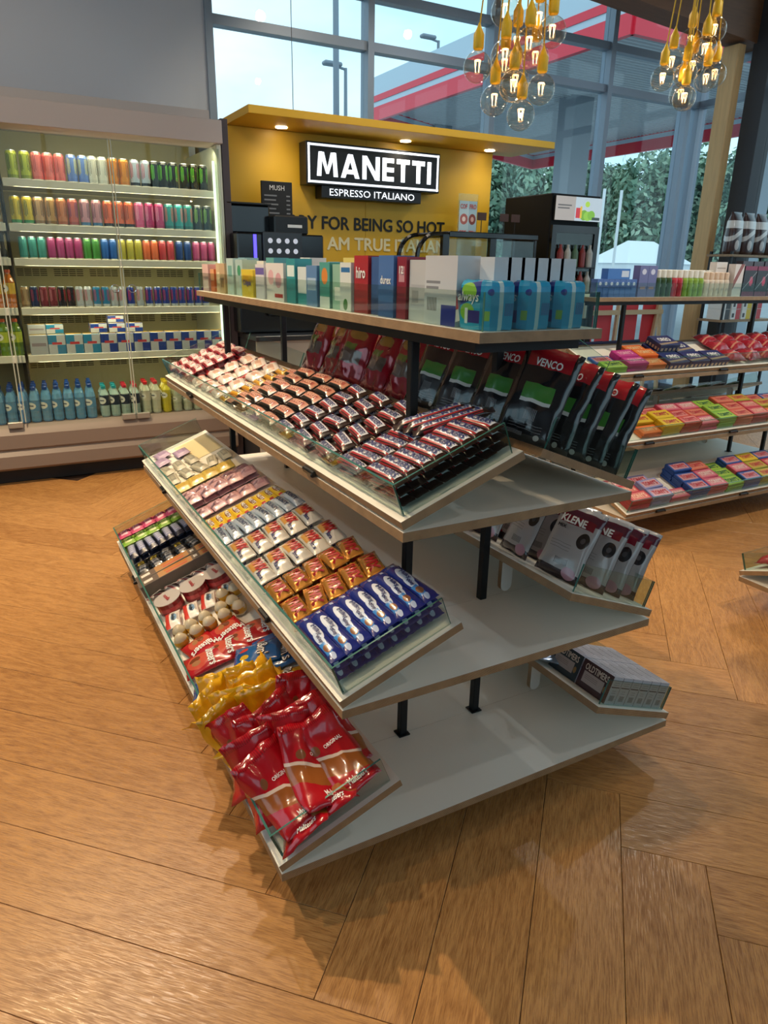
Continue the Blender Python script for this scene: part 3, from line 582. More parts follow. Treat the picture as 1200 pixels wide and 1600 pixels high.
# counter and what stands on it
ct = empty('service_counter', (3.0, 4.95, 0), label='beige panelled service counter under the kiosk', category='counter')
BEI = mat('beige_counter_panel', '#a89f92', .5)
xx = 1.64
while xx < 4.2:
    obj('front_panel', boxmesh('front_panel', xx-3.0, -.10, .08, min(xx+.592, 4.33)-3.0, -.08, .93, BEI, bevel=.002), parent=ct); xx += .595
obj('carcass', boxmesh('carcass', -1.36, -.08, 0, 1.32, .55, .93, mat('dark_carcass', '#26262a', .6)), parent=ct); obj('worktop', boxmesh('worktop', -1.37, -.13, .93, 1.34, .57, .965, mat('dark_worktop', '#232427', .3), bevel=.003), parent=ct)
CZ = .965
GLOSS = mat('gloss_black', '#0e0f12', .15, spec=.6)
cm_ = empty('coffee_machine', (1.92, 5.15, CZ), label='black bean-to-cup coffee machine with a lit touch screen', category='coffee machine')
obj('body', boxmesh('body', -.32, -.1, 0, .33, .35, .68, GLOSS, bevel=.01), parent=cm_)
scr = obj('touch_screen', boxmesh('touch_screen', -.14, -.125, .30, .15, -.1, .69, mat('screen_bezel', '#2a2c31', .2), bevel=.004), parent=cm_)
b = MB()
for i in range(4):
    for j in range(5):
        for k_ in range(8): pass
        b.lathe([(.018, 0), (.018, .001)], 10, c=(0, 0, 0))
        for v in range(len(b.v)-20, len(b.v)):
            x, y, z = b.v[v]; b.v[v] = (-.09+i*.063+x, -.1265-z, .36+j*.068+y)
obj('screen_icons', b.mesh('screen_icons', mat('icon_glow', '#c8ccd2', .4, emit='#b9c4d8', es=.5)), parent=scr)
obj('light_strip', boxmesh('light_strip', -.205, -.112, .28, -.185, -.1, .67, mat('violet_light_strip', '#6a5cff', .4, emit='#5a50ff', es=1.6)), parent=cm_)
obj('spout_box', boxmesh('spout_box', -.12, -.16, .12, .12, -.1, .26, BLKP, bevel=.01), parent=cm_)
gh = empty('bean_hopper', (1.77, 5.35, CZ+.681), label='smoky black bean hopper box standing on the coffee machine', category='hopper')
obj('hopper_body', boxmesh('hopper_body', -.17, -.12, 0, .14, .12, .19, GLOSS, bevel=.012), parent=gh); obj('lid', boxmesh('lid', -.18, -.13, .19, .15, .13, .205, BLKP, bevel=.004), parent=gh)
g2_ = empty('grinder_box', (2.02, 5.22, CZ+.681), label='small black grinder box with a label in front of the menu board', category='box')
obj('grinder_body', boxmesh('grinder_body', -.12, -.1, 0, .14, .1, .125, BLKP, bevel=.01), parent=g2_); obj('label_plate', boxmesh('label_plate', -.02, -.103, .045, .09, -.1, .065, WHITE), parent=g2_)
mn = empty('menu_board', (2.12, 5.62, 1.46), label='narrow black menu board with small white price lines', category='menu board')
obj('board', boxmesh('board', -.13, 0, 0, .12, .02, .58, mat('menu_black', '#18181b', .6), bevel=.002), parent=mn)
obj('heading', textmesh('MUSH', .12, .035, WHITE, .008, place=lambda x, y, z: (x-.005, -.002, y+.535)), parent=mn)
b = MB(); rg = random.Random(3)
for i in range(15): b.box(-.11, -.002, .04+i*.031, -.11+rg.uniform(.07, .12), -.001, .05+i*.031).box(.07, -.002, .04+i*.031, .10, -.001, .05+i*.031)
obj('price_lines', b.mesh('price_lines', mat('menu_grey', '#8d8d90', .6)), parent=mn)
# foot of the menu board on the worktop
obj('stand', boxmesh('stand', -.02, .02, -.495, .02, .04, .4, BLACK), parent=mn)
dc = empty('pastry_case', (3.60, 5.0, CZ), label='black framed curved glass pastry case on the counter', category='display case')
b = MB(); pts = []
for i in range(9): a = math.pi/2*i/8; pts.append((-.58+.17-.17*math.cos(a), .55+.17*math.sin(a)))
outer = [(-.58, 0)]+pts+[(.58, .72), (.58, 0)]
for i in range(len(outer)-1): b.bar((outer[i][0], 0, outer[i][1]), (outer[i+1][0], 0, outer[i+1][1]), .018, n=6); b.bar((outer[i][0], .29, outer[i][1]), (outer[i+1][0], .29, outer[i+1][1]), .018, n=6)
for x, z in ((-.58, .02), (.58, .02), (.58, .72), (-.40, .72)): b.bar((x, 0, z), (x, .29, z), .016)
obj('frame', b.mesh('frame', GLOSS), parent=dc)
obj('base', boxmesh('base', -.6, -.02, 0, .6, .32, .09, GLOSS, bevel=.006), parent=dc)
obj('top_panel', boxmesh('top_panel', -.30, -.03, .70, .59, .31, .745, GLOSS, bevel=.006), parent=dc)
for x0, x1 in ((-.30, .10), (.16, .56)): obj('glass_pane', boxmesh('glass_pane', x0, -.012, .1, x1, -.008, .69, GL), parent=dc)
obj('mullion', boxmesh('mullion', .10, -.02, .09, .16, .02, .70, GLOSS), parent=dc); obj('mullion', boxmesh('mullion', -.36, -.02, .09, -.30, .02, .72, GLOSS), parent=dc)
obj('inner_shelf', boxmesh('inner_shelf', -.5, .03, .38, .56, .27, .388, GL), parent=dc)
obj('back_glass', boxmesh('back_glass', -.56, .28, .09, .56, .284, .70, GL), parent=dc)
PAST = mat('baked_pastry', '#b77f3d', .6)
for i in range(10):
    x = -.42+.1*i; b = MB(); rg = random.Random(i)
    b.lathe([(.012, 0), (.036, .012), (.038, .028), (.022, .045), (.006, .05)], 9)
    put(Proto('pastry', 'pastry', b.mesh('pastry', PAST, smooth=True)), T((3.60+x, 5.10+.05*(i % 2), CZ+.389)), 'round baked pastry in the glass case, %s from the curved side' % ORD[i], 'pastries in the glass case')
for i, (x, w_) in enumerate(((3.72, 'closest to the slogan dots'), (3.95, 'in front of the poster'), (4.07, 'closest to the drinks cooler'))):
    e = empty('price_card_stand', (x, 5.15, CZ+.746), label='little dark price card on a wire stand, '+w_, category='price card')
    obj('wire', MB().bar((0, 0, 0), (0, 0, .13), .004, n=5).bar((-.03, 0, .002), (.03, 0, .002), .004, n=5).mesh('wire', BLACK), parent=e); obj('card', boxmesh('card', -.045, -.006, .10, .045, -.002, .16, mat('dark_card', '#4a2c22', .6)), parent=e)
po = empty('acrylic_poster_stand', (3.94, 5.66, 1.5), label='clear acrylic stand with a pale blue and pink drinks poster', category='poster')
obj('stand_sheet', boxmesh('stand_sheet', -.11, 0, -.02, .10, .006, .56, GL), parent=po)
obj('poster', boxmesh('poster', -.10, -.004, .20, .09, -.001, .50, [printmat('poster_print', '#b9d3dc', [('r', .5, 0, 1, 1, '#a9c9d8'), ('r', .5, .2, .52, .98, '#d9e6ea'), ('e', .27, .5, .22, .15, '#b5645c'), ('e', .75, .5, .20, .15, '#8a4a45'), ('e', .27, .5, .1, .07, '#f0dcd6'), ('e', .75, .5, .09, .07, '#d8b0a8')], .5)]), parent=po)
for s, x, z in (('COF', -.055, .455), ('FEE', -.055, .235), ('FRO', .045, .455), ('ZEN', .045, .235)):
    obj('poster_lettering', textmesh(s, .075, .04, mat('poster_red', '#c2504a', .5), .02, place=lambda x_, y_, z_, x=x, z=z: (x_+x, -.0055, y_+z)), parent=po)
obj('foot', boxmesh('foot', -.11, -.06, -.535, .10, .06, -.525, GL), parent=po); obj('foot_riser', boxmesh('foot_riser', -.11, 0, -.53, .10, .006, -.02, GL), parent=po)

bc = empty('beverage_cooler', (4.64, 5.32, 0), label='tall black drinks cooler with a lit picture header', category='cooler')
obj('body', boxmesh('body', -.28, -.28, .05, .28, .36, 2.05, mat('matt_black_cooler', '#0a0b0d', .6, 0, .2), bevel=.008), parent=bc)
hd = obj('lit_header', boxmesh('lit_header', -.26, -.31, 1.84, .27, -.28, 2.03, [mat('header_edge', '#101114', .3), printmat('header_print', '#b9c6cf', [('r', 0, 0, .42, 1, '#a9a09a'), ('r', .05, .6, .34, .66, '#5f5a58'), ('r', .05, .48, .30, .54, '#5f5a58'), ('e', .62, .25, .09, .22, '#6fa82a'), ('e', .70, .22, .09, .2, '#8fc23a'), ('e', .78, .26, .08, .2, '#7ab32f'), ('r', .44, .12, .53, .55, '#c62a33'), ('r', .53, .12, .57, .62, '#e0b52f'), ('e', .68, .72, .05, .12, '#a8cf3a'), ('r', .80, .06, .97, .18, '#2f3a3a')], .3)], front=1), parent=bc)
hm = MATS['header_print'].node_tree; bb = hm.nodes['Principled BSDF']; lk = [l for l in hm.links if l.to_socket == bb.inputs['Base Color']][0]; hm.links.new(lk.from_socket, bb.inputs['Emission Color']); bb.inputs['Emission Strength'].default_value = .55
dr = obj('door', MB().box(-.27, -.31, .15, -.22, -.28, 1.80).box(.22, -.31, .15, .27, -.28, 1.80).box(-.22, -.31, 1.74, .22, -.28, 1.80).box(-.22, -.31, .15, .22, -.28, .25).mesh('door', GLOSS), parent=bc)
obj('door_glass', boxmesh('door_glass', -.22, -.30, .25, .22, -.295, 1.74, GL), parent=dr); obj('lining', boxmesh('lining', -.22, -.279, .25, .22, -.2785, 1.74, mat('dark_lining', '#26282b', .4)), parent=dr)
for k_ in range(3):
    for j in range(5):
        z = 1.02+k_*.22
        me = CANC.get(('bc', j % 3))
        if me is None:
            me = MB().lathe([(.028, 0), (.03, .01), (.03, .12), (.012, .16), (.012, .185)], 10).mesh('bottle', mat(('bc_red', 'bc_silver', 'bc_green')[j % 3], ('#7d2d2a', '#a9a9a4', '#4f6b52')[j % 3], .3)); CANC[('bc', j % 3)] = me
        b_ = put(Proto('cooler_bottle', 'bottle', me), T((4.47+.085*j, 5.0, z)), '%s bottle behind the black cooler glass, %s on its %s shelf' % (('dark red', 'silver', 'green')[j % 3], ORD[j], ('lower', 'middle', 'upper')[k_]), 'bottles in the black cooler')
    obj('wire_shelf', boxmesh('wire_shelf', -.22, -.36, z-.012, .22, -.28, z-.001, BLACK), parent=bc)

# ------------------------------------------------------------------ pendant bulb clusters
YP = mat('yellow_lamp_holder', '#e0b312', .45); YC = mat('yellow_textile_cord', '#c9a21a', .7); BGL = glassmat('bulb_glass', '#f2efe8', 1.5, rim=.85)
FIL = mat('glowing_filament', '#ffb347', .5, emit='#ffcf88', es=7)
b = MB(); prof = []
for i in range(13):
    a = math.pi*i/12*.90; prof.append((max(.0565*math.sin(a), .0005), -.0565*math.cos(a)))
prof.append((.014, .070)); bulb_me = MB().lathe(prof, 18, cap=False).mesh('bulb', BGL, smooth=True)
sock_me = MB().lathe([(.018, .060), (.021, .066), (.021, .112), (.013, .126), (.005, .145), (.004, .15)], 12).mesh('socket', YP, smooth=True)
fm = MB()
for i in range(4):
    a = i*math.pi/2; fm.bar((.009*math.cos(a), .009*math.sin(a), -.018), (.013*math.cos(a+.5), .013*math.sin(a+.5), .022), .0012, n=4)
fm.bar((0, 0, .022), (0, 0, .024), .012, n=8)
fil_me = fm.mesh('filament', FIL)
def cluster(x, y, zs, top, label, power):
    e = empty('pendant_lamp', (x, y, top), label=label, category='pendant lamp')
    obj('ceiling_cup', MB().lathe([(.07, -.05), (.075, -.045), (.075, 0)], 16).mesh('ceiling_cup', YP), parent=e)
    for dx, dy, z in zs:
        p = (dx, dy, z-top)
        obj('cord', MB().bar((dx, dy, z-top+.135), (dx*.12, dy*.12, -.04), .0032, n=5).mesh('cord', YC), parent=e)
        obj('socket', sock_me, parent=e, loc=p)
        bu = obj('bulb', bulb_me, parent=e, loc=p); obj('filament', fil_me, parent=bu)
    lamp('bulb_light', 'POINT', (x+zs[0][0], y+zs[0][1], zs[0][2]), power*5, (1, .76, .45), .01)
cluster(2.02, 2.60, [(.0, -.03, 2.03), (-.085, .04, 2.085), (-.155, .07, 2.20), (-.04, -.02, 2.13), (.085, -.04, 2.13), (.03, .06, 2.17), (-.075, .0, 2.235), (.0, -.05, 2.275), (.10, .03, 2.255), (.11, -.05, 2.33), (.04, .08, 2.31), (.08, .0, 2.38), (-.05, .05, 2.40), (.0, .1, 2.23)], 4.0, 'cluster of clear bulbs on yellow cords above the centre aisle', .25)
cluster(3.24, 2.80, [(-.14, .05, 2.34), (-.06, -.03, 2.25), (-.02, .03, 2.28), (.05, -.05, 2.34), (-.04, .0, 2.36), (.12, -.04, 2.37), (.07, .06, 2.42), (-.08, .06, 2.42), (.0, -.06, 2.46), (.10, .0, 2.49), (.02, .05, 2.52), (.06, -.05, 2.55)], 4.0, 'cluster of clear bulbs on yellow cords closer to the timber column', .25)

# ------------------------------------------------------------------ things by the far window
sh = empty('wall_shelf_rack', (6.95, 5.05, 0), label='black steel rack with pale wooden shelf for coffee bags', category='rack')
for x in (-.27, .55):
    for y in (-.1, .14): obj('upright', boxmesh('upright', x-.012, y-.012, 0, x+.012, y+.012, 1.64, BLACK), parent=sh)
for z in (.42, .95, 1.59): obj('shelf_board', boxmesh('shelf_board', -.30, -.13, z, .58, .17, z+.022, PLY), parent=sh)
CB = printmat('coffee_bag_print', '#3a1f1c', [('r', 0, .62, 1, .80, '#d9d6d2'), ('d', .30, .42, .25, '#c9c4c0'), ('e', .5, .22, .2, .12, '#b9aca6')], .3, .5)
def gusset(w, d, h, m_, nm):
    b = MB(); rg = random.Random(2)
    for z, k_, kd in ((0, .96, .9), (h*.08, 1, 1), (h*.45, 1.0, 1.02), (h*.78, .96, .85), (h*.93, .9, .35), (h, .92, .12)):
        n_ = 10
        for i in range(n_):
            a = 2*math.pi*(i+.5)/n_; cx, cy = math.cos(a), math.sin(a); q = max(abs(cx), abs(cy)); b.v.append((w/2*k_*cx/q*.98, d/2*kd*cy/q, z))
    for j in range(5):
        for i in range(10):
            ids = (j*10+i, j*10+(i+1) % 10, (j+1)*10+(i+1) % 10, (j+1)*10+i); b.face(ids, 0, [(b.v[q][0]/w+.5, b.v[q][2]/h) for q in ids])
    b.face(tuple(range(50, 60)), 0, [(.5, 1)]*10); b.face(tuple(range(9, -1, -1)), 0, [(.5, 0)]*10)
    return b.mesh(nm, m_, smooth=True)
cbm = gusset(.17, .12, .40, CB, 'coffee_bag')
for i, x in enumerate((6.80, 7.0, 7.2, 7.38)): put(Proto('coffee_bag', 'coffee bag', cbm), T((x, 5.06, 1.613)), 'dark brown coffee bag with a pale band, %s along the shelf rack' % ORD[i], 'coffee bags on the shelf rack')
for i, (x, c_) in enumerate(((6.73, '#3b3b3e'), (6.90, '#c2363a'), (7.07, '#d8b81f'), (7.24, '#c2363a'))):
    for k_ in range(2):
        me = boxmesh('capsule_box', -.075, -.08, 0, .075, .08, .105, [mat('capsule_white', '#dcdcd8', .5), printmat('capsule_'+c_, '#dcdcd8', [('r', .5, 0, 1, 1, c_), ('r', .12, .2, .36, .6, '#3a3a3c')], .5)], front=1, bevel=.002)
        put(Proto('capsule_box', 'box', me), T((x, 5.03, .973+k_*.106)), '%s and white coffee capsule box, %s on the %s layer of the rack' % ({'#3b3b3e': 'charcoal', '#c2363a': 'red', '#d8b81f': 'yellow'}[c_], ORD[i], ('lower', 'upper')[k_]), 'capsule boxes on the rack')
ez = empty('wooden_easel_rack', (5.9, 5.9, 0), label='pale wooden trestle rack with red cards in front of the window', category='rack')
LW = mat('pale_birch', '#d8c09a', .55)
for x in (-.35, .95):
    obj('leg', MB().bar((x-.14, 0, 0), (x, 0, 1.25), .025, n=4).mesh('leg', LW), parent=ez); obj('leg', MB().bar((x+.14, 0, 0), (x, .02, 1.25), .025, n=4).mesh('leg', LW), parent=ez)
obj('leg', MB().bar((.26, 0, 0), (.3, 0, 1.25), .025, n=4).mesh('leg', LW), parent=ez)
obj('cross_bar', boxmesh('cross_bar', -.4, -.02, .97, 1.0, .02, 1.02, LW), parent=ez)
for i, x in enumerate((-.25, .02, .42, .72)): obj('red_card', boxmesh('red_card', x, .03, .55, x+.22, .04, 1.16, mat('card_red', '#d8343f', .4)), parent=ez)
# ------------------------------------------------------------------ display gondolas
PHI = R(21); CP, SP = math.cos(PHI), math.sin(PHI); TW = .335; TT = .020
class Gond:
    def __init__(s, origin, rz, levels, top, L=2.21): s.G = T(origin) @ RZ(rz); s.levels = levels; s.top = top; s.L = L
    def tray(s, side, lv, x, t, h, rot=0.):
        z0, hw = s.levels[lv]; z0 += .0245; e = hw+.006
        if side == 'f': M = axes((x, -e+t*CP-h*SP, z0+t*SP+h*CP), (1, 0, 0), (0, CP, SP), (0, -SP, CP))
        else: M = axes((x, e-t*CP+h*SP, z0+t*SP+h*CP), (-1, 0, 0), (0, -CP, SP), (0, SP, CP))
        return s.G @ M @ RZ(rot)
def glass_panel(x0, y0, z0, x1, y1, z1):
    b = MB(); b.box(x0, y0, z0, x1, y1, z1, 0)
    dx, dy = x1-x0, y1-y0
    # cut edges: every face of the thin rim
    for i in range(6):
        if dx < dy: b.m[i] = 0 if i in (3, 5) else 1
        else: b.m[i] = 0 if i in (2, 4) else 1
    b.m[0] = 0
    return b.mesh('glass_panel', [GL, GLE])
leg_me = None
def tray_leg_me():
    b = MB(); n = 8; pts = [(-.02, .0), (.02, .0), (.02, -.075)]+[(.02*math.cos(math.pi*i/n), -.075-.02*math.sin(math.pi*i/n)) for i in range(1, n)]+[(-.02, -.075)]
    k = len(pts)
    for y in (-.008, .008): b.v += [(y, x, z) for x, z in pts]
    b.face(tuple(range(k))); b.face(tuple(reversed(range(k, 2*k))))
    for i in range(k): b.face((i, k+i, k+(i+1) % k, (i+1) % k), 1)
    return b.mesh('tray_leg', [mat('white_leg_laminate', '#e4e2dc', .45), PLY])
TLEG = tray_leg_me()
CLIP = MB().box(-.035, -.011, -.008, .035, .002, .008).bar((.03, -.009, 0), (.036, -.009, 0), .008, n=8).mesh('edge_clip', BLKP, bevel=.003)
def build_gondola(g, label, sides='fb', lvs=(0, 1, 2), clips=(.45, 1.72)):
    root = empty('display_gondola', M=g.G, label=label, category='display stand'); L = g.L
    for lv, (z, hw) in enumerate(g.levels):
        for x0, x1 in ((0, .318), (.3185, 1.8915), (1.892, L)):
            obj('deck_board', MB().box(x0, -hw, -.022, x1, hw, 0, 0, top=1).mesh('deck_board', [PLY, LAM]), parent=root, loc=(0, 0, z))
        for side in sides:
            Ml = axes((0, -(hw+.006), z+.0245), (1, 0, 0), (0, CP, SP), (0, -SP, CP)) if side == 'f' else axes((L, hw+.006, z+.0245), (-1, 0, 0), (0, -CP, SP), (0, SP, CP))
            tr = obj('tray', MB().box(0, 0, -TT, L, TW, 0, 0, top=1).mesh('tray', [PLY, TRAYTOP]), parent=root, M=Ml)
            obj('glass_panel', glass_panel(.02, .016, 0.0005, L-.02, .0215, .078), parent=tr)
            obj('glass_panel', glass_panel(.0145, .016, 0.0005, .0195, TW-.02, .078), parent=tr); obj('glass_panel', glass_panel(L-.0195, .016, 0.0005, L-.0145, TW-.02, .078), parent=tr)
            for x in (.31, 1.1, 1.9): obj('tray_leg', TLEG, parent=tr, M=T((x, TW-.045, -TT)) @ RX(-21))
            for x in clips: obj('edge_clip', CLIP, parent=tr, loc=(x if side == 'f' else L-x, -.001, -.016))
    z, hw = g.top
    obj('top_board', MB().box(0, -hw, -.022, L, hw, 0, 0, top=1).mesh('top_board', [PLY, LAM]), parent=root, loc=(0, 0, z))
    for q in ((.012, -hw+.012, .0005, L-.012, -hw+.017, .078), (.012, hw-.017, .0005, L-.012, hw-.012, .078), (.0065, -hw+.012, .0005, .0115, hw-.012, .078), (L-.0115, -hw+.012, .0005, L-.0065, hw-.012, .078)):
        obj('glass_panel', glass_panel(*q), parent=root, loc=(0, 0, z))
    b = MB(); fz = z-.0225
    b.box(.03, -.145, fz-.024, L-.045, -.115, fz).box(.03, .115, fz-.024, L-.045, .145, fz)
    for x in (.30, 1.88, L-.075): b.box(x, -.115, fz-.024, x+.03, .115, fz)
    obj('top_frame', b.mesh('top_frame', BLACK), parent=root)
    for x in (.32, 1.89):
        for y in (-.13, .13): obj('post', boxmesh('post', x-.0115, y-.0115, g.levels[0][0]-.04, x+.0115, y+.0115, fz-.024, BLACK, bevel=.002), parent=root); obj('post_foot', boxmesh('post_foot', x-.018, y-.018, g.levels[0][0], x+.018, y+.018, g.levels[0][0]+.004, BLACK), parent=root)
    zb, hw = g.levels[0]
    obj('base_frame', MB().box(.2, -.32, zb-.052, L-.2, -.28, zb-.0225).box(.2, .28, zb-.052, L-.2, .32, zb-.0225).mesh('base_frame', BLACK), parent=root)
    for x in (.24, L-.24):
        for y in (-.3, .3):
            cw = MB().bar((x-.012, y, .036), (x+.012, y, .036), .036, n=14).box(x-.018, y-.02, .05, x+.018, y+.02, zb-.05).mesh('caster', BLKP); obj('caster', cw, parent=root)
    return root
g1 = Gond((1.04, 3.40, 0), -90, [(.137, .63), (.525, .477), (.919, .335)], (1.324, .168))
build_gondola(g1, 'four-tier plywood sweets gondola with glass-edged trays in the middle of the floor')
g2 = Gond((2.93, 3.185, 0), 0, [(.155, .63), (.515, .485), (.872, .345)], (1.302, .225))
build_gondola(g2, 'second plywood gondola stacked with colourful chocolate tablets near the window', clips=(.27, 1.0, 1.8))
g3 = Gond((2.845, 1.16, 0), 0, [(.14, .63), (.525, .477), (.919, .335)], (1.324, .168))
build_gondola(g3, 'third plywood gondola of which only one bottom corner shows at the edge')

# ------------------------------------------------------------------ packages
def flowbar(L, Wd, Tk, m_, fin=.010, foil=None, seed=0, p=2.6, rough=.0009):
    rg = random.Random(seed); b = MB(); n = 12
    st = [(-.5*L, .0009), (-.5*L+fin, .0009), (-.5*L+fin+Tk*.35, Tk*.36), (-.5*L+fin+Tk*.9, Tk*.49), (-L*.14, Tk*.5), (L*.14, Tk*.5), (.5*L-fin-Tk*.9, Tk*.49), (.5*L-fin-Tk*.35, Tk*.36), (.5*L-fin, .0009), (.5*L, .0009)]
    for x, hz in st:
        for i in range(n):
            a = 2*math.pi*i/n; c, s_ = math.cos(a), math.sin(a)
            y = Wd/2*math.copysign(abs(c)**(2/p), c); z = hz*math.copysign(abs(s_)**(2/p), s_)
            b.v.append((x+rg.uniform(-1, 1)*rough, y+rg.uniform(-1, 1)*rough, Tk/2+z+(rg.uniform(-1, 1)*rough if hz > .002 else rg.uniform(-1, 1)*.0012)))
    for j in range(len(st)-1):
        for i in range(n):
            ids = (j*n+i, (j+1)*n+i, (j+1)*n+(i+1) % n, j*n+(i+1) % n)
            b.face(ids, 1 if (foil and j in (0, 8)) else 0, [(min(max(b.v[q][0]/L+.5, 0), 1), min(max(b.v[q][1]/Wd+.5, 0), 1)) for q in ids])
    b.face(tuple(range(n)), 0, [(0, .5)]*n); b.face(tuple(reversed(range(9*n, 10*n))), 0, [(1, .5)]*n)
    me = b.mesh('wrapper', [m_]+([foil] if foil else []), smooth=True)
    def hf(x, y):
        hz = st[4][1]
        for (xa, ha), (xb, hb_) in zip(st, st[1:]):
            if xa <= x <= xb: hz = ha+(hb_-ha)*(x-xa)/max(xb-xa, 1e-6)
        return Tk/2+hz*max(0, 1-abs(2*y/Wd)**p)**(1/p)+.0016
    return me, hf
def bar_proto(nm, cat, L, Wd, Tk, m_, texts=(), foil=None, seed=0, name='candy_bar'):
    me, hf = flowbar(L, Wd, Tk, m_, foil=foil, seed=seed); parts = []
    for s, w, h, dx, dy, tm, bold in texts:
        parts.append(('lettering', textmesh(s, w, h, tm, bold, hf=lambda x, y, dx=dx, dy=dy: hf(x+dx, y+dy), place=lambda x, y, z, dx=dx, dy=dy: (x+dx, y+dy, z))))
    return Proto(name, cat, me, parts)
def pouch(Wd, Hh, Tk, m_, seed=0, crumple=.004, nx=9, ny=11, seal=.06, bend=0.):
    """pillow pouch lying in XY, x centred, y from 0 to Hh, back at z=0"""
    rg = random.Random(seed); b = MB(); ph = [rg.uniform(0, 6.28) for _ in range(8)]
    def th(u, v):
        e = max(0, 1-abs(2*u-1)**2.6); w = 1.
        if v < seal: w = v/seal*.25
        elif v > 1-seal: w = (1-v)/seal*.2
        else: w = .25+.75*math.sin(math.pi*(v-seal)/(1-2*seal))**.55
        return Tk*e*w
    def wr(u, v): return crumple*(math.sin(9*u+5*v+ph[0])*math.sin(7*v+ph[1])+.6*math.sin(17*u-8*v+ph[2])+.5*math.sin(23*v+3*u+ph[3]))
    def P(u, v, top):
        edge = min(1, 6*min(u, 1-u)+.15)
        x = (u-.5)*Wd*(1-.05*math.sin(math.pi*v)); y = v*Hh; z = Tk*.5+(.62 if top else -.38)*th(u, v)+wr(u, v)*edge+ (0.0015 if top else -.0015)
        z += bend*(v-.5)**2
        return (x+wr(v, u)*.5, y+.5*wr(u*1.3, v*.7), z)
    for top in (1, 0):
        for j in range(ny+1):
            for i in range(nx+1): b.v.append(P(i/nx, j/ny, top))
    o = (nx+1)*(ny+1)
    for j in range(ny):
        for i in range(nx):
            a = j*(nx+1)+i; uv = [(i/nx, j/ny), ((i+1)/nx, j/ny), ((i+1)/nx, (j+1)/ny), (i/nx, (j+1)/ny)]
            b.face((a, a+1, a+nx+2, a+nx+1), 0, uv); b.face((o+a, o+a+nx+1, o+a+nx+2, o+a+1), 1, [(1-q[0], q[1]) for q in (uv[0], uv[3], uv[2], uv[1])])
    ring = [i for i in range(nx+1)]+[(j+1)*(nx+1)-1 for j in range(1, ny+1)]+[ny*(nx+1)+i for i in range(nx-1, -1, -1)]+[j*(nx+1) for j in range(ny-1, 0, -1)]
    for k_ in range(len(ring)):
        a, c = ring[k_], ring[(k_+1) % len(ring)]; b.face((a, o+a, o+c, c), 0, [(.02, .02)]*4)
    ms = m_ if isinstance(m_, (list, tuple)) else [m_, m_]
    me = b.mesh('pouch', list(ms), smooth=True)
    def hf(x, y):
        u = min(max(x/Wd+.5, 0), 1); v = min(max(y/Hh, 0), 1); return P(u, v, 1)[2]+.0022
    def hb(x, y):
        u = min(max(x/Wd+.5, 0), 1); v = min(max(y/Hh, 0), 1); return P(u, v, 0)[2]-.0022
    return me, hf, hb
def pouch_proto(name, cat, Wd, Hh, Tk, m_, texts=(), seed=0, centre=True, **kw):
    me, hf, hb = pouch(Wd, Hh, Tk, m_, seed, **kw); parts = []; oy = -Hh/2 if centre else 0
    if centre:
        for v in me.vertices: v.co.y += oy
    for s, w, h, dx, dy, tm, bold, *side in texts:
        bk = bool(side)
        if bk: parts.append(('lettering', textmesh(s, w, h, tm, bold, place=lambda x, y, z, dx=dx, dy=dy: (-(x+dx), y+dy+oy, hb(-(x+dx), y+dy)))))
        else: parts.append(('lettering', textmesh(s, w, h, tm, bold, place=lambda x, y, z, dx=dx, dy=dy: (x+dx, y+dy+oy, hf(x+dx, y+dy)))))
    return Proto(name, cat, me, parts)
rj = random.Random(11)
def J(a): return rj.uniform(-a, a)
def rowput(g, side, lv, ps, s, ts, h, desc, where, group, rot=0., jx=.003, jr=3., layers=1, lh=.02, lift=None):
    """a row of packages up the slope of a tray: counted from the front glass"""
    for i, t in enumerate(ts):
        p = ps[i % len(ps)] if isinstance(ps, list) else ps
        for k_ in range(layers):
            topm = k_ == layers-1
            r_ = rot+(J(jr) if topm else J(jr*.5)); hh = h+k_*lh
            nm = desc[i % len(desc)] if isinstance(desc, list) else desc
            lab = '%s, %s from glass, %s' % (nm, ORD[i], where) + ('' if layers == 1 else ', top layer' if topm else ', bottom layer' if k_ == 0 else ', middle layer')
            put(p, g.tray(side, lv, s+J(jx), t, hh, r_), lab, group)
def lin(a, b, n): return [a+(b-a)*i/(n-1) for i in range(n)]
SNB = '#2a1712'
SNM = printmat('brown_bar_print', SNB, [('r', .13, .20, .87, .86, '#e9e9ee'), ('d', -.02, .24, .12, '#a8202c'), ('d', .02, .10, .12, '#2a1712'), ('r', 0, 0, .13, 1, SNB), ('r', .87, 0, 1, 1, SNB)], .28, .4)
NAVY = mat('navy_ink', '#2a3270', .4)
snL = bar_proto('sn', 'candy bar', .158, .037, .024, SNM, [('SNICKERS', .108, .017, 0, .002, NAVY, .03)], seed=1)
snS = bar_proto('sn', 'candy bar', .128, .040, .024, SNM, [('SNICKERS', .085, .016, 0, .002, NAVY, .03)], seed=2)
snX = bar_proto('sn', 'candy bar', .20, .036, .026, SNM, [('SNICKERS', .14, .018, 0, .002, NAVY, .03)], seed=5)
GU = 'bars on the upper front tray'
D_ = 'brown caramel bar'
rowput(g1, 'f', 2, snL, 2.098, lin(.046, .306, 8), .001, D_, 'block at the glass end', GU, layers=3, lh=.0235, jr=1.5)
rowput(g1, 'f', 2, snL, 1.927, lin(.046, .20, 5), .001, D_, 'second brown block', GU, layers=2, lh=.0235, jr=2)
for i in range(3): put(snX, g1.tray('f', 2, 1.955+.040*i, .272+.004*i, .05, 62), 'brown caramel bar turned slantwise near the post, %s of three' % ORD[i], GU)
for i in range(3): put(snX, g1.tray('f', 2, 1.955+.040*i, .268+.004*i, .02, 62), 'brown caramel bar underneath the slantwise bars, %s of three' % ORD[i], GU)
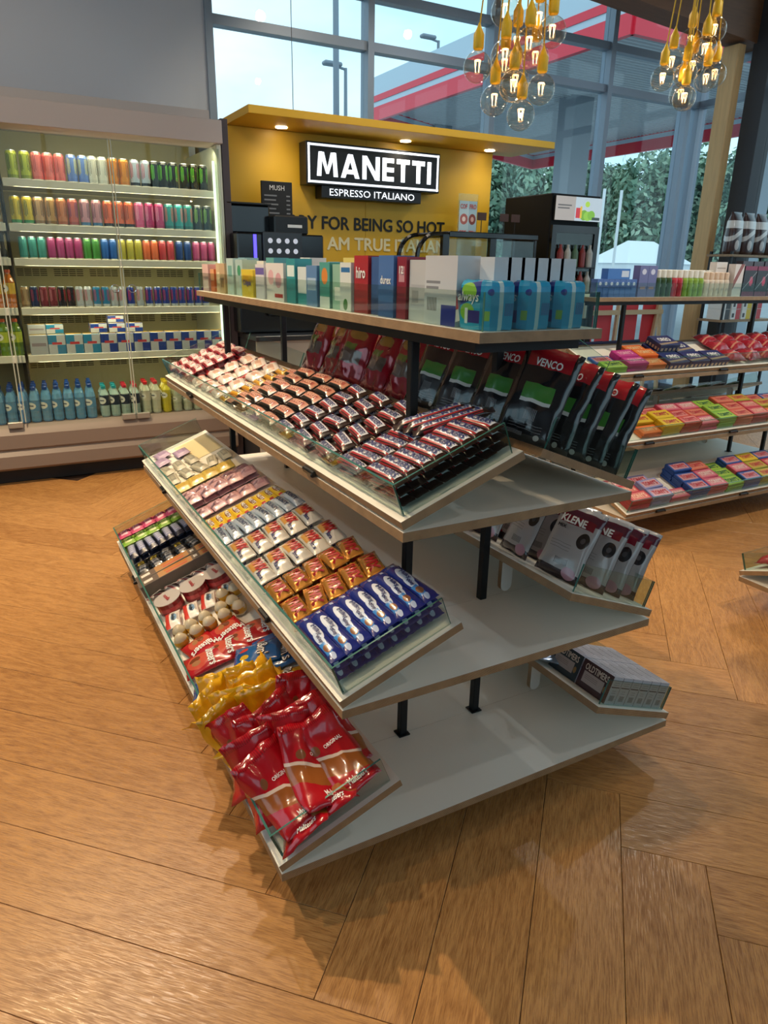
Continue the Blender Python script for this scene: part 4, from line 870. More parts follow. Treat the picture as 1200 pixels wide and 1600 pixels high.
rowput(g1, 'f', 2, snS, 1.768, lin(.048, .298, 6), .001, 'short '+D_, 'third brown block', GU, layers=2, lh=.0235, rot=-8, jr=6)
rowput(g1, 'f', 2, snS, 1.618, lin(.048, .298, 6), .001, 'short '+D_, 'fourth brown block', GU, layers=2, lh=.0235, rot=-6, jr=6)
rowput(g1, 'f', 2, snS, 1.478, lin(.048, .298, 6), .001, 'short '+D_, 'fifth brown block', GU, layers=2, lh=.0235, rot=-4, jr=6)
MAM = printmat('black_bar_print', '#17120f', [('r', .08, .18, .92, .84, '#c98b72'), ('r', .14, .34, .86, .66, '#b0574a'), ('r', 0, 0, .08, 1, '#14110f'), ('r', .92, 0, 1, 1, '#14110f')], .3, .4)  # salmon panel and lettering tones carry lamp glare in the print colour
ma = bar_proto('ma', 'candy bar', .128, .042, .024, MAM, [('MARS', .075, .015, 0, .0, mat('salmon_glare_ink', '#e8b8a0', .4), .02)], seed=3)
for j, s in enumerate((1.338, 1.20, 1.062, .93)): rowput(g1, 'f', 2, ma, s, lin(.048, .30, 6), .001, 'black bar with copper panel', '%s copper block' % ORD[j], GU, layers=2 if j < 3 else 1, lh=.0235, jr=3)
NUM = printmat('yellow_gold_print', '#c98f1f', [('r', .1, .2, .9, .8, '#d8b24a'), ('r', .2, .32, .8, .66, '#7a3d1c')], .3, .4)
nu0 = bar_proto('go', 'candy bar', .11, .036, .022, NUM, [('LION', .06, .014, 0, 0, WHITE, .02)], seed=4)
rowput(g1, 'f', 2, nu0, .835, lin(.05, .29, 6), .001, 'gold brown bar', 'row between copper and white packs', GU, jr=6)
KIM = printmat('white_red_print', '#d9cfc6', [('r', 0, 0, .34, 1, '#c83a34'), ('d', .1, .2, .5, '#e6e0da'), ('r', .5, .3, .9, .7, '#c9a08a')], .35, .4, wrinkle=.3)
ki = bar_proto('kb', 'candy bar', .135, .062, .028, KIM, [('kinder', .05, .018, -.03, .0, BLACKINK, .015)], seed=6)
for j, s in enumerate((.725, .58, .435)): rowput(g1, 'f', 2, ki, s, lin(.06, .285, 4), .001, 'white and red wafer pack', '%s white row' % ORD[j], GU, layers=1 if j else 1, rot=-8, jr=9)
KKM = printmat('maroon_white_print', '#8f1f2e', [('r', .08, .2, .92, .8, '#d9b7b0'), ('r', .14, .34, .8, .64, '#b33a44')], .3, .45)
kk = bar_proto('kk', 'candy bar', .115, .046, .024, KKM, [('KitKat', .07, .017, 0, 0, WHITE, .02)], seed=8)
for j, s in enumerate((.305, .185, .068)): rowput(g1, 'f', 2, kk, s, lin(.05, .295, 6), .001, 'maroon wafer bar with pale panel', '%s red row' % ORD[2-j], GU, layers=2, lh=.0235, rot=-6, jr=7)

GM = 'bars on the middle front tray'
MWM = printmat('royal_blue_print', '#15267a', [('e', .42, .56, .20, .30, '#dfe6f2'), ('e', .60, .40, .16, .24, '#cfdcf0'), ('r', .68, .12, .9, .5, '#3d8ad0'), ('e', .80, .36, .07, .2, '#8a5a3a'), ('e', .92, .4, .035, .16, '#c9d4ea'), ('r', .08, .5, .15, .72, '#b9c9e6')], .26, .5)
mw = bar_proto('mw', 'candy bar', .212, .040, .026, MWM, [('Milky', .05, .014, -.018, .0045, NAVY, .02), ('Way', .035, .012, .02, -.005, NAVY, .03)], seed=9)
rowput(g1, 'f', 1, mw, 2.058, lin(.045, .303, 8), .001, 'royal blue wrapped bar with white lettering', 'blue block', GM, layers=3, lh=.025, jr=2.5)
TWG = printmat('gold_bar_print', '#c98a3a', [('r', .12, .24, .88, .78, '#cf9140')], .22, .5, .55, wrinkle=.35)
TWX = printmat('gold_white_print', '#cdc8bd', [('r', .08, .1, .56, .9, '#d39a4a'), ('d', .95, 1.25, -.9, '#e6e2d8'), ('r', .6, .08, .95, .45, '#e0dcd2')], .28, .5, .2, wrinkle=.25)
TWRED = mat('twix_red', '#b01822', .35)
twg = [bar_proto('tw', 'candy bar', .112, .055, .027, TWG, [('TWIX', .086, .034, 0, .002, TWRED, .045)], seed=s_) for s_ in (10, 11)]
twx = [bar_proto('twx', 'candy bar', .150, .058, .030, TWX, [('TWIX', .092, .034, -.015, .004, TWRED, .045), ('Xtra', .034, .014, .04, -.012, NAVY, .03)], seed=s_) for s_ in (12, 13)]
for j, s in enumerate((1.88, 1.755)): rowput(g1, 'f', 1, twg, s, lin(.055, .285, 5), .012+.0*j, 'gold foil caramel bar with red lettering', '%s gold row' % ORD[j], GM, rot=-7, jr=9, layers=2, lh=.026)
for j, s in enumerate((1.605, 1.43)): rowput(g1, 'f', 1, twx, s, lin(.055, .29, 5), .001, 'large white and gold caramel bar', '%s large row' % ORD[j], GM, rot=-3, jr=3, layers=2, lh=.029)
BOM = printmat('silver_white_print', '#c3ccd6', [('d', .62, .9, .2, '#9fb6c9'), ('r', .12, .28, .88, .66, '#dfe6ea')], .25, .5, .3, wrinkle=.3)
bo = bar_proto('bo', 'candy bar', .142, .036, .028, BOM, [('BOUNTY', .09, .016, 0, 0, mat('deep_blue_ink', '#1d3560', .4), .025)], seed=14)
rowput(g1, 'f', 1, bo, 1.262, lin(.042, .305, 8), .001, 'silver blue coconut bar', 'silver row', GM, layers=2, lh=.026, jr=4)
YNM = printmat('bright_yellow_print', '#d8b020', [('r', .12, .22, .72, .78, '#e3c23a'), ('e', .42, .55, .22, .28, '#8a4a22'), ('r', .74, .12, .96, .5, '#b3262a')], .28, .5)
yn = bar_proto('yn', 'candy bar', .148, .037, .022, YNM, [('NUTS', .06, .014, -.01, .002, WHITE, .02)], seed=15)
rowput(g1, 'f', 1, yn, 1.095, lin(.042, .305, 9), .001, 'bright yellow nut bar', 'yellow row', GM, layers=1, jr=4)
def sq(nm, c1, c2, seed, L=.092, Wd=.062, Tk=.026): return bar_proto(nm, 'gum pack', L, Wd, Tk, printmat('pack_'+nm, c1, [('r', .2, .25, .8, .75, c2), ('s', .34, .35, .66, .65, 5, c1)], .35, .35, wrinkle=.3), seed=seed, name='sweet_pack')
pk1 = sq('dusty_pink', '#c79a9c', '#b07f86', 20); yl1 = sq('pale_gold', '#c9ac4e', '#bf9a35', 21, .10, .07); gr1 = sq('pale_grey', '#b9b29a', '#8f8c7c', 22, .12, .045); pu1 = sq('lilac', '#b39bb5', '#9d84a4', 23, .10, .065); mv1 = sq('mauve', '#9f7478', '#8a5f66', 24)
rowput(g1, 'f', 1, pk1, .945, lin(.05, .29, 5), .001, 'dusty pink sweet pack', 'pink row by the yellow bars', GM, jr=9, layers=1)
rowput(g1, 'f', 1, pk1, .835, lin(.052, .285, 5), .001, 'dusty pink sweet pack', 'middle pink row', GM, jr=10, layers=2, lh=.022)
rowput(g1, 'f', 1, [pk1, pk1, pk1, mv1, mv1], .73, lin(.052, .285, 5), .001, 'mauve pink sweet pack', 'pink row by the gold packs', GM, jr=10)
rowput(g1, 'f', 1, yl1, .61, lin(.055, .25, 4), .001, 'pale gold sweet pack', 'gold row', GM, jr=8)
rowput(g1, 'f', 1, gr1, .48, lin(.05, .29, 5), .001, 'pale grey striped stick pack', 'grey row by the gold packs', GM, jr=14)
rowput(g1, 'f', 1, gr1, .345, lin(.05, .17, 3), .001, 'pale grey striped stick pack', 'short grey row', GM, jr=12)
rowput(g1, 'f', 1, pu1, .20, lin(.06, .16, 2), .001, 'lilac sweet pack', 'by the empty far corner', GM, jr=10); put(pu1, g1.tray('f', 1, .105, .085, .001, 6), 'lilac sweet pack touching the far glass end', GM)
cardm = boxmesh('card', 0, 0, 0, .29, .165, .0015, mat('cream_card', '#e2d3a4', .6)); put(Proto('cream_card', 'card', cardm), g1.tray('f', 1, .055, .155, .0008), 'cream cardboard sheet in the empty tray corner')

# bottom front tray
GB = 'packs on the bottom front tray'
pnk = sq('rose_pink', '#c9426f', '#e6a9b8', 30, .088, .062, .03); grn = sq('lime_green', '#7fae2e', '#cbd98a', 31, .088, .062, .03); nvy = bar_proto('nv', 'sweet pack', .145, .042, .034, printmat('navy_silver', '#1c2138', [('r', .16, .16, .84, .84, '#9095b4'), ('s', .25, .3, .75, .7, 4, '#c3c4d6')], .3, .4), seed=32, name='sweet_pack')
rowput(g1, 'f', 0, pnk, .075, lin(.05, .29, 5), .001, 'rose pink gum pack', 'row at the far glass', GB, jr=6, layers=2, lh=.028); rowput(g1, 'f', 0, grn, .175, lin(.05, .29, 5), .001, 'lime green gum pack', 'green row', GB, jr=6, layers=2, lh=.028)
rowput(g1, 'f', 0, nvy, .315, lin(.045, .30, 7), .001, 'navy and silver roll pack', 'navy row', GB, jr=5, layers=2, lh=.03)
bky = sq('black_yellow', '#191817', '#d1b43a', 33, .09, .055, .03); bks = sq('black_silver', '#1b1b1e', '#9c9ca0', 34, .10, .055, .03)
rowput(g1, 'f', 0, [bky, bky, bks, bky, bks], .435, lin(.05, .28, 5), .001, 'black and yellow liquorice pack', 'liquorice row by the navy packs', GB, jr=14, layers=1); rowput(g1, 'f', 0, bks, .525, lin(.05, .28, 5), .001, 'black and silver liquorice pack', 'crumpled liquorice row', GB, jr=16, layers=2, lh=.024)
KBX = printmat('brown_biscuit_box', '#b98a5a', [('r', 0, 0, 1, .36, '#6f5e52'), ('r', .1, .48, .42, .92, '#c2722f'), ('r', .55, .5, .8, .9, '#c85a42'), ('r', .3, .1, .7, .26, '#e6e0d4')], .45, .2)
for i, (s, t, L_) in enumerate(((.615, .12, .235), (.675, .12, .235), (.615, .285, .10), (.675, .285, .10))):
    me = boxmesh('biscuit_box', -.027, -L_/2, 0, .027, L_/2, .055, [mat('biscuit_box_side', '#6f655c', .5), KBX], top=1, bevel=.002); put(Proto('biscuit_box', 'box', me), g1.tray('f', 0, s, t, .001, J(2)), ('long' if L_ > .2 else 'short')+' brown biscuit stick box, %s in the biscuit corner' % ORD[i], GB)
TRI = printmat('triangle_white_black', '#bdb4b0', [('d', .2, .42, .9, '#4c4442'), ('d', -.1, .05, .9, '#a8585c')], .35, .4, wrinkle=.3)
tri = bar_proto('tri', 'sweet pack', .085, .07, .03, TRI, seed=36, name='sweet_pack'); rowput(g1, 'f', 0, tri, .765, lin(.05, .29, 5), .001, 'white and black striped snack pack', 'row before the spread tubs', GB, jr=25)
# spread tubs with foil lids
for i, t in enumerate((.075, .18, .28)):
    b = MB().lathe([(.040, 0), (.050, .004), (.050, .050), (.052, .052)], 18, [0, 0, 1]); me = b.mesh('tub', [printmat('tub_red_wrap', '#8d1b22', [('r', 0, .3, 1, .62, '#c9444a')], .3, .4), mat('tub_plastic', '#d8d2c6', .4)])
    lid = MB().lathe([(.0525, .0521), (.0535, .054), (.001, .056)], 18).mesh('foil_lid', printmat('foil_lid_print', '#cfc6c0', [('r', .0, 0, 1, 1, '#c9c0bb')], .3, .3, .2)); tx = textmesh('nutella', .05, .016, REDINK, .015, place=lambda x, y, z: (x, y, .0572))
    put(Proto('spread_tub', 'tub', me, [('foil_lid', lid), ('lettering', tx)]), g1.tray('f', 0, .885, t, .001, J(12)), 'red chocolate spread tub with foil lid, %s from the glass' % ORD[i], GB)
KCM = printmat('kinder_pack', '#e9e4dc', [('d', -1, .30, .0, '#d0382b'), ('r', .3, .4, .6, .7, '#7fa8c9'), ('r', .62, .45, .8, .7, '#b9c9d6')], .35, .35)
kc = bar_proto('kc', 'sweet pack', .108, .058, .026, printmat('red_white_chocolate', '#e9e4dc', [('r', 0, 0, 1, .32, '#cf3a2c'), ('e', .5, .62, .22, .2, '#7fa3c4'), ('r', .3, .8, .7, .9, '#b9b4ac')], .35, .35), [('kinder', .05, .014, 0, .006, BLACKINK, .015)], seed=38, name='chocolate_pack')
rowput(g1, 'f', 0, kc, 1.01, lin(.055, .27, 4), .012, 'white and red milk chocolate pack', 'row beside the eggs', GB, rot=-12, jr=6, layers=1)
egm = MB().lathe([(.004, 0), (.018, .003), (.025, .013), (.0268, .025), (.023, .041), (.014, .053), (.002, .058)], 12).mesh('egg', [printmat('egg_foil', '#cfc0a2', [('r', 0, .25, 1, .6, '#c9962f'), ('e', .75, .45, .1, .18, '#7a4a22'), ('e', .25, .45, .1, .18, '#c8a23a')], .25, .4)], smooth=True)
k_ = 0
for s, tt in ((1.115, (.05, .105, .16, .215, .27)), (1.17, (.05, .105, .16, .215, .27)), (1.06, (.245, .295))):
    for t in tt:
        put(Proto('chocolate_egg', 'egg', egm), g1.tray('f', 0, s+J(.006), t+J(.006), .013 if s < 1.1 else .001, J(40)), 'clear wrapped chocolate egg with yellow picture, %s among the eggs' % ORD[k_], 'chocolate eggs on the bottom tray'); k_ += 1
MRED = printmat('red_pouch_print', '#b0121f', [('r', 0, .93, 1, 1, '#8d0c18'), ('e', .5, .30, .34, .24, '#c9503a'), ('e', .42, .24, .12, .12, '#7a3a1e'), ('e', .6, .26, .1, .1, '#a8744a')], .25, .5)
ml = [pouch_proto('sweet_pouch', 'sweet bag', .118, .165, .028, MRED, [('Maltesers', .098, .032, 0, .098, WHITE, .02)], seed=s_, crumple=.0016) for s_ in (40, 41)]
rowput(g1, 'f', 0, ml, 1.345, [.095, .165, .235, .30], .004, 'red malt ball bag with white script', 'red bag row', GB, rot=-14, jr=8, layers=1)
for i, t in enumerate((.10, .20)): put(ml[0], g1.tray('f', 0, 1.27, t, .002, -80), 'red malt ball bag tucked under the red bag row, %s' % ORD[i], GB)
MMB = printmat('blue_pouch_print', '#155c9e', [('r', 0, .92, 1, 1, '#0f4a84'), ('e', .5, .2, .3, .12, '#0f4a84'), ('e', .35, .22, .09, .1, '#c8322a'), ('e', .64, .24, .09, .1, '#d8b020')], .25, .5); MMY = printmat('yellow_pouch_print', '#dca614', [('r', 0, .92, 1, 1, '#c08d0c'), ('e', .5, .24, .26, .16, '#8a6a2a'), ('e', .42, .22, .1, .1, '#c8c09a')], .25, .5)
BRN = mat('brown_ink', '#3a2216', .4)
def mmtext(): return [("m&m's", .088, .042, 0, .102, BRN, .05), ("m&m's", .082, .036, 0, .102, WHITE, .005)]
def mmpouch(m_, s_):
    p = pouch_proto('sweet_pouch', 'sweet bag', .112, .155, .028, m_, mmtext(), seed=s_, crumple=.0022)
    for v in p.parts[1][1].vertices: v.co.z += .0012
    return p
mmb = [mmpouch(MMB, s_) for s_ in (42, 43)]; mmy = [mmpouch(MMY, s_) for s_ in (44, 45)]
for i, (s, t, h, r_) in enumerate(((1.505, .075, .002, -18), (1.55, .165, .012, -20), (1.50, .23, .026, -24), (1.545, .285, .004, -14), (1.46, .30, .004, -8))): put(mmb[i % 2], g1.tray('f', 0, s, t, h, r_), 'blue sugar-coated sweets bag with white letters, %s from the glass' % ORD[i], GB)
for i, (s, t, h, r_) in enumerate(((1.665, .245, .006, -30), (1.63, .175, .012, -18))): put(mmy[i % 2], g1.tray('f', 0, s, t, h, r_), ('yellow sugar-coated sweets bag lying flat at the inner edge', 'yellow sugar-coated sweets bag half under the folded bags')[i], GB)
YFM = printmat('folded_yellow_print', '#dfa812', [('d', .25, .4, .3, '#c98a10'), ('r', .3, .08, .7, .16, '#a33a1c')], .22, .6)
yf = [pouch_proto('sweet_pouch', 'sweet bag', .135, .17, .048, YFM, [], seed=s_, crumple=.008, bend=.35) for s_ in (46, 47, 48)]
for i, (s, t, h, rz_, tx_) in enumerate(((1.66, .055, .012, 60, 10), (1.715, .12, .03, 75, 18), (1.735, .06, .03, 110, 20), (1.775, .165, .045, 80, 28), (1.80, .10, .05, 60, 34), (1.825, .055, .045, 100, 32), (1.74, .215, .02, 125, 10), (1.84, .165, .045, 70, 36))):
    put(yf[i % 3], g1.tray('f', 0, s, t, h) @ RZ(rz_) @ RX(tx_), 'crumpled glossy yellow sweets bag, %s of the heap by the red bags' % ORD[i], GB)
RFM = printmat('big_red_pouch_print', '#b00f1d', [('s', 0, .90, 1, 1, 26, '#8d0a16'), ('e', .30, .66, .075, .055, '#7a4a2c'), ('d', .40, .62, -.28, '#9a5522'), ('d', .62, .66, -.28, '#e0c6b4')], .2, .6)
rf = [pouch_proto('sweet_pouch', 'sweet bag', .135, .215, .045, RFM, [('Maltesers', .05, .02, .015, .03, WHITE, .02), ('ORIGINAL', .05, .010, .02, .135, WHITE, .01)], seed=s_, crumple=.0045, bend=.2) for s_ in (50, 51, 52)]
for i, (s, t, h, rz_, tx_) in enumerate(((1.90, .075, .055, 70, 42), (1.955, .085, .06, 84, 42), (2.015, .08, .06, 95, 40), (2.08, .085, .045, 108, 30), (2.085, .16, .055, 92, 34), (2.02, .165, .07, 78, 42), (1.955, .175, .075, 98, 46), (2.09, .235, .05, 110, 28), (2.03, .25, .065, 86, 36), (1.92, .225, .085, 80, 50), (2.125, .11, .012, 95, 10), (2.12, .2, .012, 85, 8))):
    put(rf[i % 3], g1.tray('f', 0, s-.005, t, h) @ RZ(rz_) @ RX(tx_) @ RY(J(26)) @ RZ(J(14)), 'large glossy red malt ball pouch, %s of the heap at the glass end' % ORD[i], 'large red pouches in the bottom tray')

# ------------------------------------------------------------------ far side trays: standing bags
def standing(g, p, lv, s, t, tilt, label, group, yaw=0., h=.0):
    """bag standing on the rear tray, back towards the front side, leaning down the slope"""
    M = g.tray('b', lv, s, t, h) @ RZ(yaw) @ RX(90+tilt*.6)
    return put(p, M, label, group)
VBK = printmat('liquorice_back_print', '#191a1e', [('r', .10, .78, .90, 1, '#a81c28'), ('r', .22, .44, .78, .60, '#3f7d35'), ('r', .22, .40, .78, .44, '#c9c9c4'), ('s', .40, .22, .62, .34, 9, '#6f7074'), ('s', .10, .05, .5, .09, 20, '#7a7b80'), ('r', .2, .12, .8, .125, '#85868a'), ('r', .2, .15, .8, .155, '#85868a'), ('r', .2, .18, .8, .185, '#85868a'), ('e', .75, .07, .05, .03, '#b9b9b6')], .2, .7)
vn = [pouch_proto('liquorice_bag', 'sweet bag', .150, .235, .032, [VBK, VBK], [('VENCO', .07, .020, 0, .195, WHITE, .02, 'b')], seed=s_, centre=False, crumple=.003) for s_ in (60, 61, 62)]
GV = 'black liquorice bags on the far side tray'
for i, (s, t, yw, tl) in enumerate(((2.10, .045, 26, 12), (2.10, .105, 20, 16), (2.095, .165, 30, 10), (2.09, .225, 22, 14), (2.085, .285, 28, 8))): standing(g1, vn[i % 3], 2, s, t+.02, tl, 'black and red liquorice bag beside the glass end, %s from the low edge' % ORD[i], GV, yw, .003)
for i, (s, t, yw, tl) in enumerate(((1.92, .07, 20, 12), (1.92, .14, 12, 14), (1.92, .21, 22, 10), (1.92, .28, 14, 6), (1.75, .12, 14, 10), (1.755, .20, 8, 12), (1.75, .275, 16, 6), (1.58, .18, 8, 10), (1.585, .27, 15, 7))): standing(g1, vn[(i+1) % 3], 2, s, t+.02, tl, 'black and red liquorice bag behind the posts, %s from the low edge' % ORD[i], GV, yw, .003)
RDB = printmat('dark_red_foil_print', '#9c1428', [('r', .16, .30, .80, .52, '#6b5a50'), ('r', .2, .52, .6, .62, '#5f7a34'), ('e', .5, .78, .3, .08, '#a8833a'), ('s', .2, .33, .5, .46, 12, '#9c8f88')], .16, .8, .25)
rd = [pouch_proto('crisp_bag', 'crisp bag', .17, .225, .055, [RDB, RDB], [], seed=s_, centre=False, crumple=.006) for s_ in (64, 65, 66)]
k_ = 0
for s in (1.40, 1.22, 1.04, .86, .68):
    for j, t in enumerate((.08, .17, .26)):
        standing(g1, rd[k_ % 3], 2, s+J(.02), t+.03, 6+J(6), 'shiny dark red snack bag behind the copper bars, %s of the red foil group' % ORD[k_], 'red foil snack bags on the far side tray', J(14), .004); k_ += 1
KLB = printmat('grey_liquorice_print', '#a5a0a0', [('r', 0, .82, 1, 1, '#5a2036'), ('r', .12, .74, .88, .86, '#7d1226'), ('r', 0, .95, 1, 1, '#bdbdc0'), ('e', .78, .58, .13, .11, '#1d1b1e'), ('e', .78, .58, .05, .04, '#4a484c'), ('s', .36, .18, .66, .27, 10, '#5d5a5c'), ('r', .1, .46, .6, .465, '#6d686a'), ('r', .1, .42, .6, .425, '#6d686a'), ('r', .1, .38, .6, .385, '#6d686a'), ('r', 0, 0, 1, .12, '#2a1a22'), ('e', .75, .10, .16, .08, '#b5879a')], .22, .6)
kl = [pouch_proto('liquorice_bag', 'sweet bag', .145, .205, .034, [KLB, KLB], [('KLENE', .085, .022, -.012, .164, WHITE, .03, 'b'), ('MIX', .03, .010, -.04, .140, BLACKINK, .02, 'b')], seed=s_, centre=False, crumple=.002) for s_ in (68, 69)]
for i, (s, t) in enumerate(((2.09, .055), (2.10, .125), (2.105, .195), (2.08, .27))): standing(g1, kl[i % 2], 1, s-.005*i, t, 12, 'grey and maroon liquorice bag beside the glass end, %s from the low edge' % ORD[i], 'grey liquorice bags on the middle far tray', 20-3*i, .003)
for i, (s, t) in enumerate(((1.90, .10), (1.88, .19), (1.87, .27), (1.70, .15), (1.69, .25))): standing(g1, kl[i % 2], 1, s, t, 10, 'grey and maroon liquorice bag in shade by the post, %s of five' % ORD[i], 'grey liquorice bags on the middle far tray', J(8), .003)
def otbox(face, dark, k):
    w = .118; hgt = .086; d = .043
    b = MB().box(-w/2, -d/2, 0, w/2, d/2, hgt, 0, back=1)
    sd = printmat('oldtimer_end', '#b4b4be', [('s', .25, .12, .75, .32, 9, '#3c3a3e'), ('r', .08, .60, .92, .64, '#2a2530'), ('r', .2, .7, .8, .72, '#8c8a8e'), ('r', .2, .78, .8, .80, '#8c8a8e'), ('r', .2, .86, .8, .88, '#8c8a8e'), ('r', .3, .4, .7, .42, '#8c8a8e'), ('r', .3, .48, .7, .5, '#8c8a8e')], .45)
    fc = printmat('oldtimer_face'+face, face, [('r', .12, .22, .80, .62, '#a59a97'), ('e', .86, .40, .05, .12, '#8a6a3a'), ('r', .18, .5, .6, .515, '#6f6664'), ('r', .18, .44, .6, .455, '#6f6664'), ('r', .18, .38, .6, .395, '#6f6664')], .4, .3)
    me = b.mesh('box', [sd, fc], bevel=0); tx = textmesh('OLDTIMERS', .092, .020, mat('cream_print', '#d9cfc4', .5), .012, place=lambda x, y, z: (-x, d/2+.0012, y+.068))
    return Proto('liquorice_box', 'box', me, [('lettering', tx)])
ot = otbox('#3a1a20', 0, 0); ot2 = otbox('#1a2a32', 0, 1)
for r_ in range(2):
    for i in range(6):
        p = ot if r_ == 0 else ot2
        M = g1.tray('b', 0, 2.13-.122*r_, .045+.0445*i, .001)
        put(p, M, '%s liquorice box with white end, %s from the low edge in the %s row' % (('maroon', 'dark teal')[r_], ORD[i], ('glass end', 'second')[r_]), 'liquorice boxes on the bottom far tray')
FO = printmat('silver_blue_foil', '#8c97a6', [('d', .2, .4, .6, '#2a4f86'), ('d', .55, .68, -.5, '#a3262c'), ('e', .3, .7, .2, .12, '#d8dde2')], .15, .8, .5)
fo = pouch_proto('foil_bag', 'sweet bag', .15, .19, .04, [FO, FO], seed=70, crumple=.005)
for i, (s, t, r_) in enumerate(((1.90, .25, 70), (1.80, .16, 95), (1.78, .26, 60))): put(fo, g1.tray('b', 0, s, t, .003, r_), 'crinkled silver and blue foil bag behind the liquorice boxes, %s of three' % ORD[i], 'foil bags on the bottom far tray')
# a few bags further along, seen between the tiers
for i in range(5): put(rd[i % 3], g1.tray('b', 1, 1.45-.22*i, .15, .003, 80), 'red foil bag lying on the shaded middle far tray, %s along' % ORD[i], 'red foil bags lying on the middle far tray')

# ------------------------------------------------------------------ top board of the sweets gondola: boxes
ZT = 1.3245
def box_item(g, x0, x1, y0, dep, h, z, base, shapes, texts, label, group, name='carton', cat='box', yaw=0., tilt=0.):
    w = x1-x0; key = 'bx_'+base+repr(shapes)
    fm_ = printmat(key, base, shapes, .4, .2); me = MB().box(-w/2, 0, 0, w/2, dep, h, 0, front=1).mesh('carton', [fm_ if not shapes else mat('side_'+base, base, .45), fm_], bevel=0)
    parts = [('lettering', textmesh(s, tw, thh, tm, .02, place=lambda x, y, zz, dz=dz: (x, -.0012, y+dz))) for s, tw, thh, dz, tm in texts]
    put(Proto(name, cat, me, parts), g.G @ T(((x0+x1)/2, y0, z)) @ RZ(yaw) @ RY(tilt), label, group)
YF = -.143; GT = 'pharmacy goods on the top board'
WINK = WHITE; BINK = mat('blue_ink', '#24429a', .4); TINK = mat('teal_ink', '#1f8a94', .4)
topitems = [
 (.03, .13, .115, '#d9b3ad', [('r', .1, .1, .9, .4, '#e8cfc8')], [], 'pale pink carton at the far glass end'),
 (.14, .20, .095, '#cf6a3a', [('r', 0, .5, 1, 1, '#e0a070')], [], 'small orange bottle box near the far glass end'),
 (.21, .29, .12, '#cbb08c', [('r', .2, .3, .8, .7, '#e0cfae')], [], 'beige carton with a cream label'),
 (.30, .38, .12, '#c2a27e', [('r', .2, .2, .8, .5, '#8a6a4c')], [], 'beige carton with a brown label'),
 (.39, .48, .14, '#b4c9c4', [('r', .2, .5, .8, .8, '#6fa39b')], [], 'pale teal tall carton'),
 (.49, .58, .135, '#a9bfbb', [('e', .5, .7, .25, .15, '#3f8f6a')], [], 'pale green tall carton with leaf mark'),
 (.60, .74, .10, '#d8bd3a', [('r', .1, .55, .9, .8, '#c49a22')], [('Colgate', .09, .025, .05, BINK)], 'low yellow toothpaste carton'),
 (.75, .845, .12, '#d4cfd6', [('r', 0, .7, 1, .9, '#6a5aa0')], [], 'white carton with a violet band'),
 (.85, .95, .125, '#dcd6d4', [('e', .5, .62, .3, .2, '#d8a8ae')], [], 'white carton with a pink disc, first of two'),
 (.955, 1.055, .125, '#dcd6d4', [('e', .5, .55, .3, .2, '#cf99a3'), ('r', .1, .1, .9, .2, '#b3262d')], [], 'white carton with a pink disc and red foot'),
 (1.065, 1.145, .14, '#2f8c96', [('r', .1, .6, .9, .85, '#d8e6e4')], [], 'teal carton with a white top label'),
 (1.15, 1.245, .115, '#d3dadc', [('r', 0, 0, 1, .3, '#2f8c96')], [], 'white carton with a teal foot'),
 (1.25, 1.335, .12, '#5d84b4', [('r', .1, .4, .9, .7, '#a9bfd8')], [], 'mid blue carton with a pale window'),
 (1.34, 1.415, .13, '#4d9a92', [('e', .5, .7, .3, .18, '#d8843a'), ('r', 0, 0, 1, .25, '#d6dcd8')], [], 'teal carton with an orange disc'),
 (1.42, 1.49, .125, '#8fb8a4', [('r', .2, .2, .8, .5, '#dfe6dc')], [], 'sage green carton'),
 (1.497, 1.57, .13, '#d9dcd8', [('e', .5, .14, .2, .12, '#3f7a3a'), ('r', .1, .8, .9, .9, '#2f6fa8')], [], 'white carton with a green flower mark'),
 (1.575, 1.66, .148, '#a82430', [('r', 0, 0, 1, .2, '#8d1c28')], [('hiro', .055, .03, .105, WINK)], 'crimson carton with white lettering'),
 (1.665, 1.725, .145, '#3a5c94', [('r', 0, 0, 1, .3, '#2a4678')], [], 'navy carton between the crimson and blue ones'),
 (1.728, 1.808, .148, '#4a72ae', [('r', 0, 0, 1, .25, '#365c98')], [('durex', .055, .02, .09, WINK)], 'blue carton with white lettering'),
 (1.812, 1.86, .145, '#8a2338', [('r', .2, .6, .8, .85, '#c9929c')], [('12', .02, .018, .115, WINK)], 'dark red carton with a number'),
 (1.863, 1.95, .138, '#c6c6c8', [('r', .1, .25, .9, .6, '#b4b4b8'), ('s', .15, .3, .5, .5, 10, '#7c7c80')], [], 'grey white carton with small print'),
 (1.953, 2.085, .147, '#cdced2', [('r', .55, .0, 1, .30, '#24308a'), ('r', .05, .6, .5, .64, '#8a8a90'), ('r', .05, .52, .45, .56, '#8a8a90'), ('s', .08, .2, .4, .4, 12, '#5a5a60')], [], 'wide white carton with a navy corner')]
for i, (x0, x1, h, bs, shp, tx, lb) in enumerate(topitems): box_item(g1, x0, x1-.003, YF+.006*(i % 3), .06, h, ZT, bs, shp, tx, lb+' on the top board', GT)
for i, (x0, x1, h, bs, shp, lb) in enumerate(((1.75, 1.80, .07, '#d5dcdc', [('r', 0, .3, 1, .6, '#2f8c96')], 'small white and teal carton'), (1.86, 1.91, .06, '#3f8f96', [('d', .2, .5, .6, '#d0b23a')], 'small teal and yellow carton'), (1.955, 2.05, .045, '#2a3a8e', [('d', .3, .7, .4, '#d8dade')], 'low navy and white carton'))):
    pass
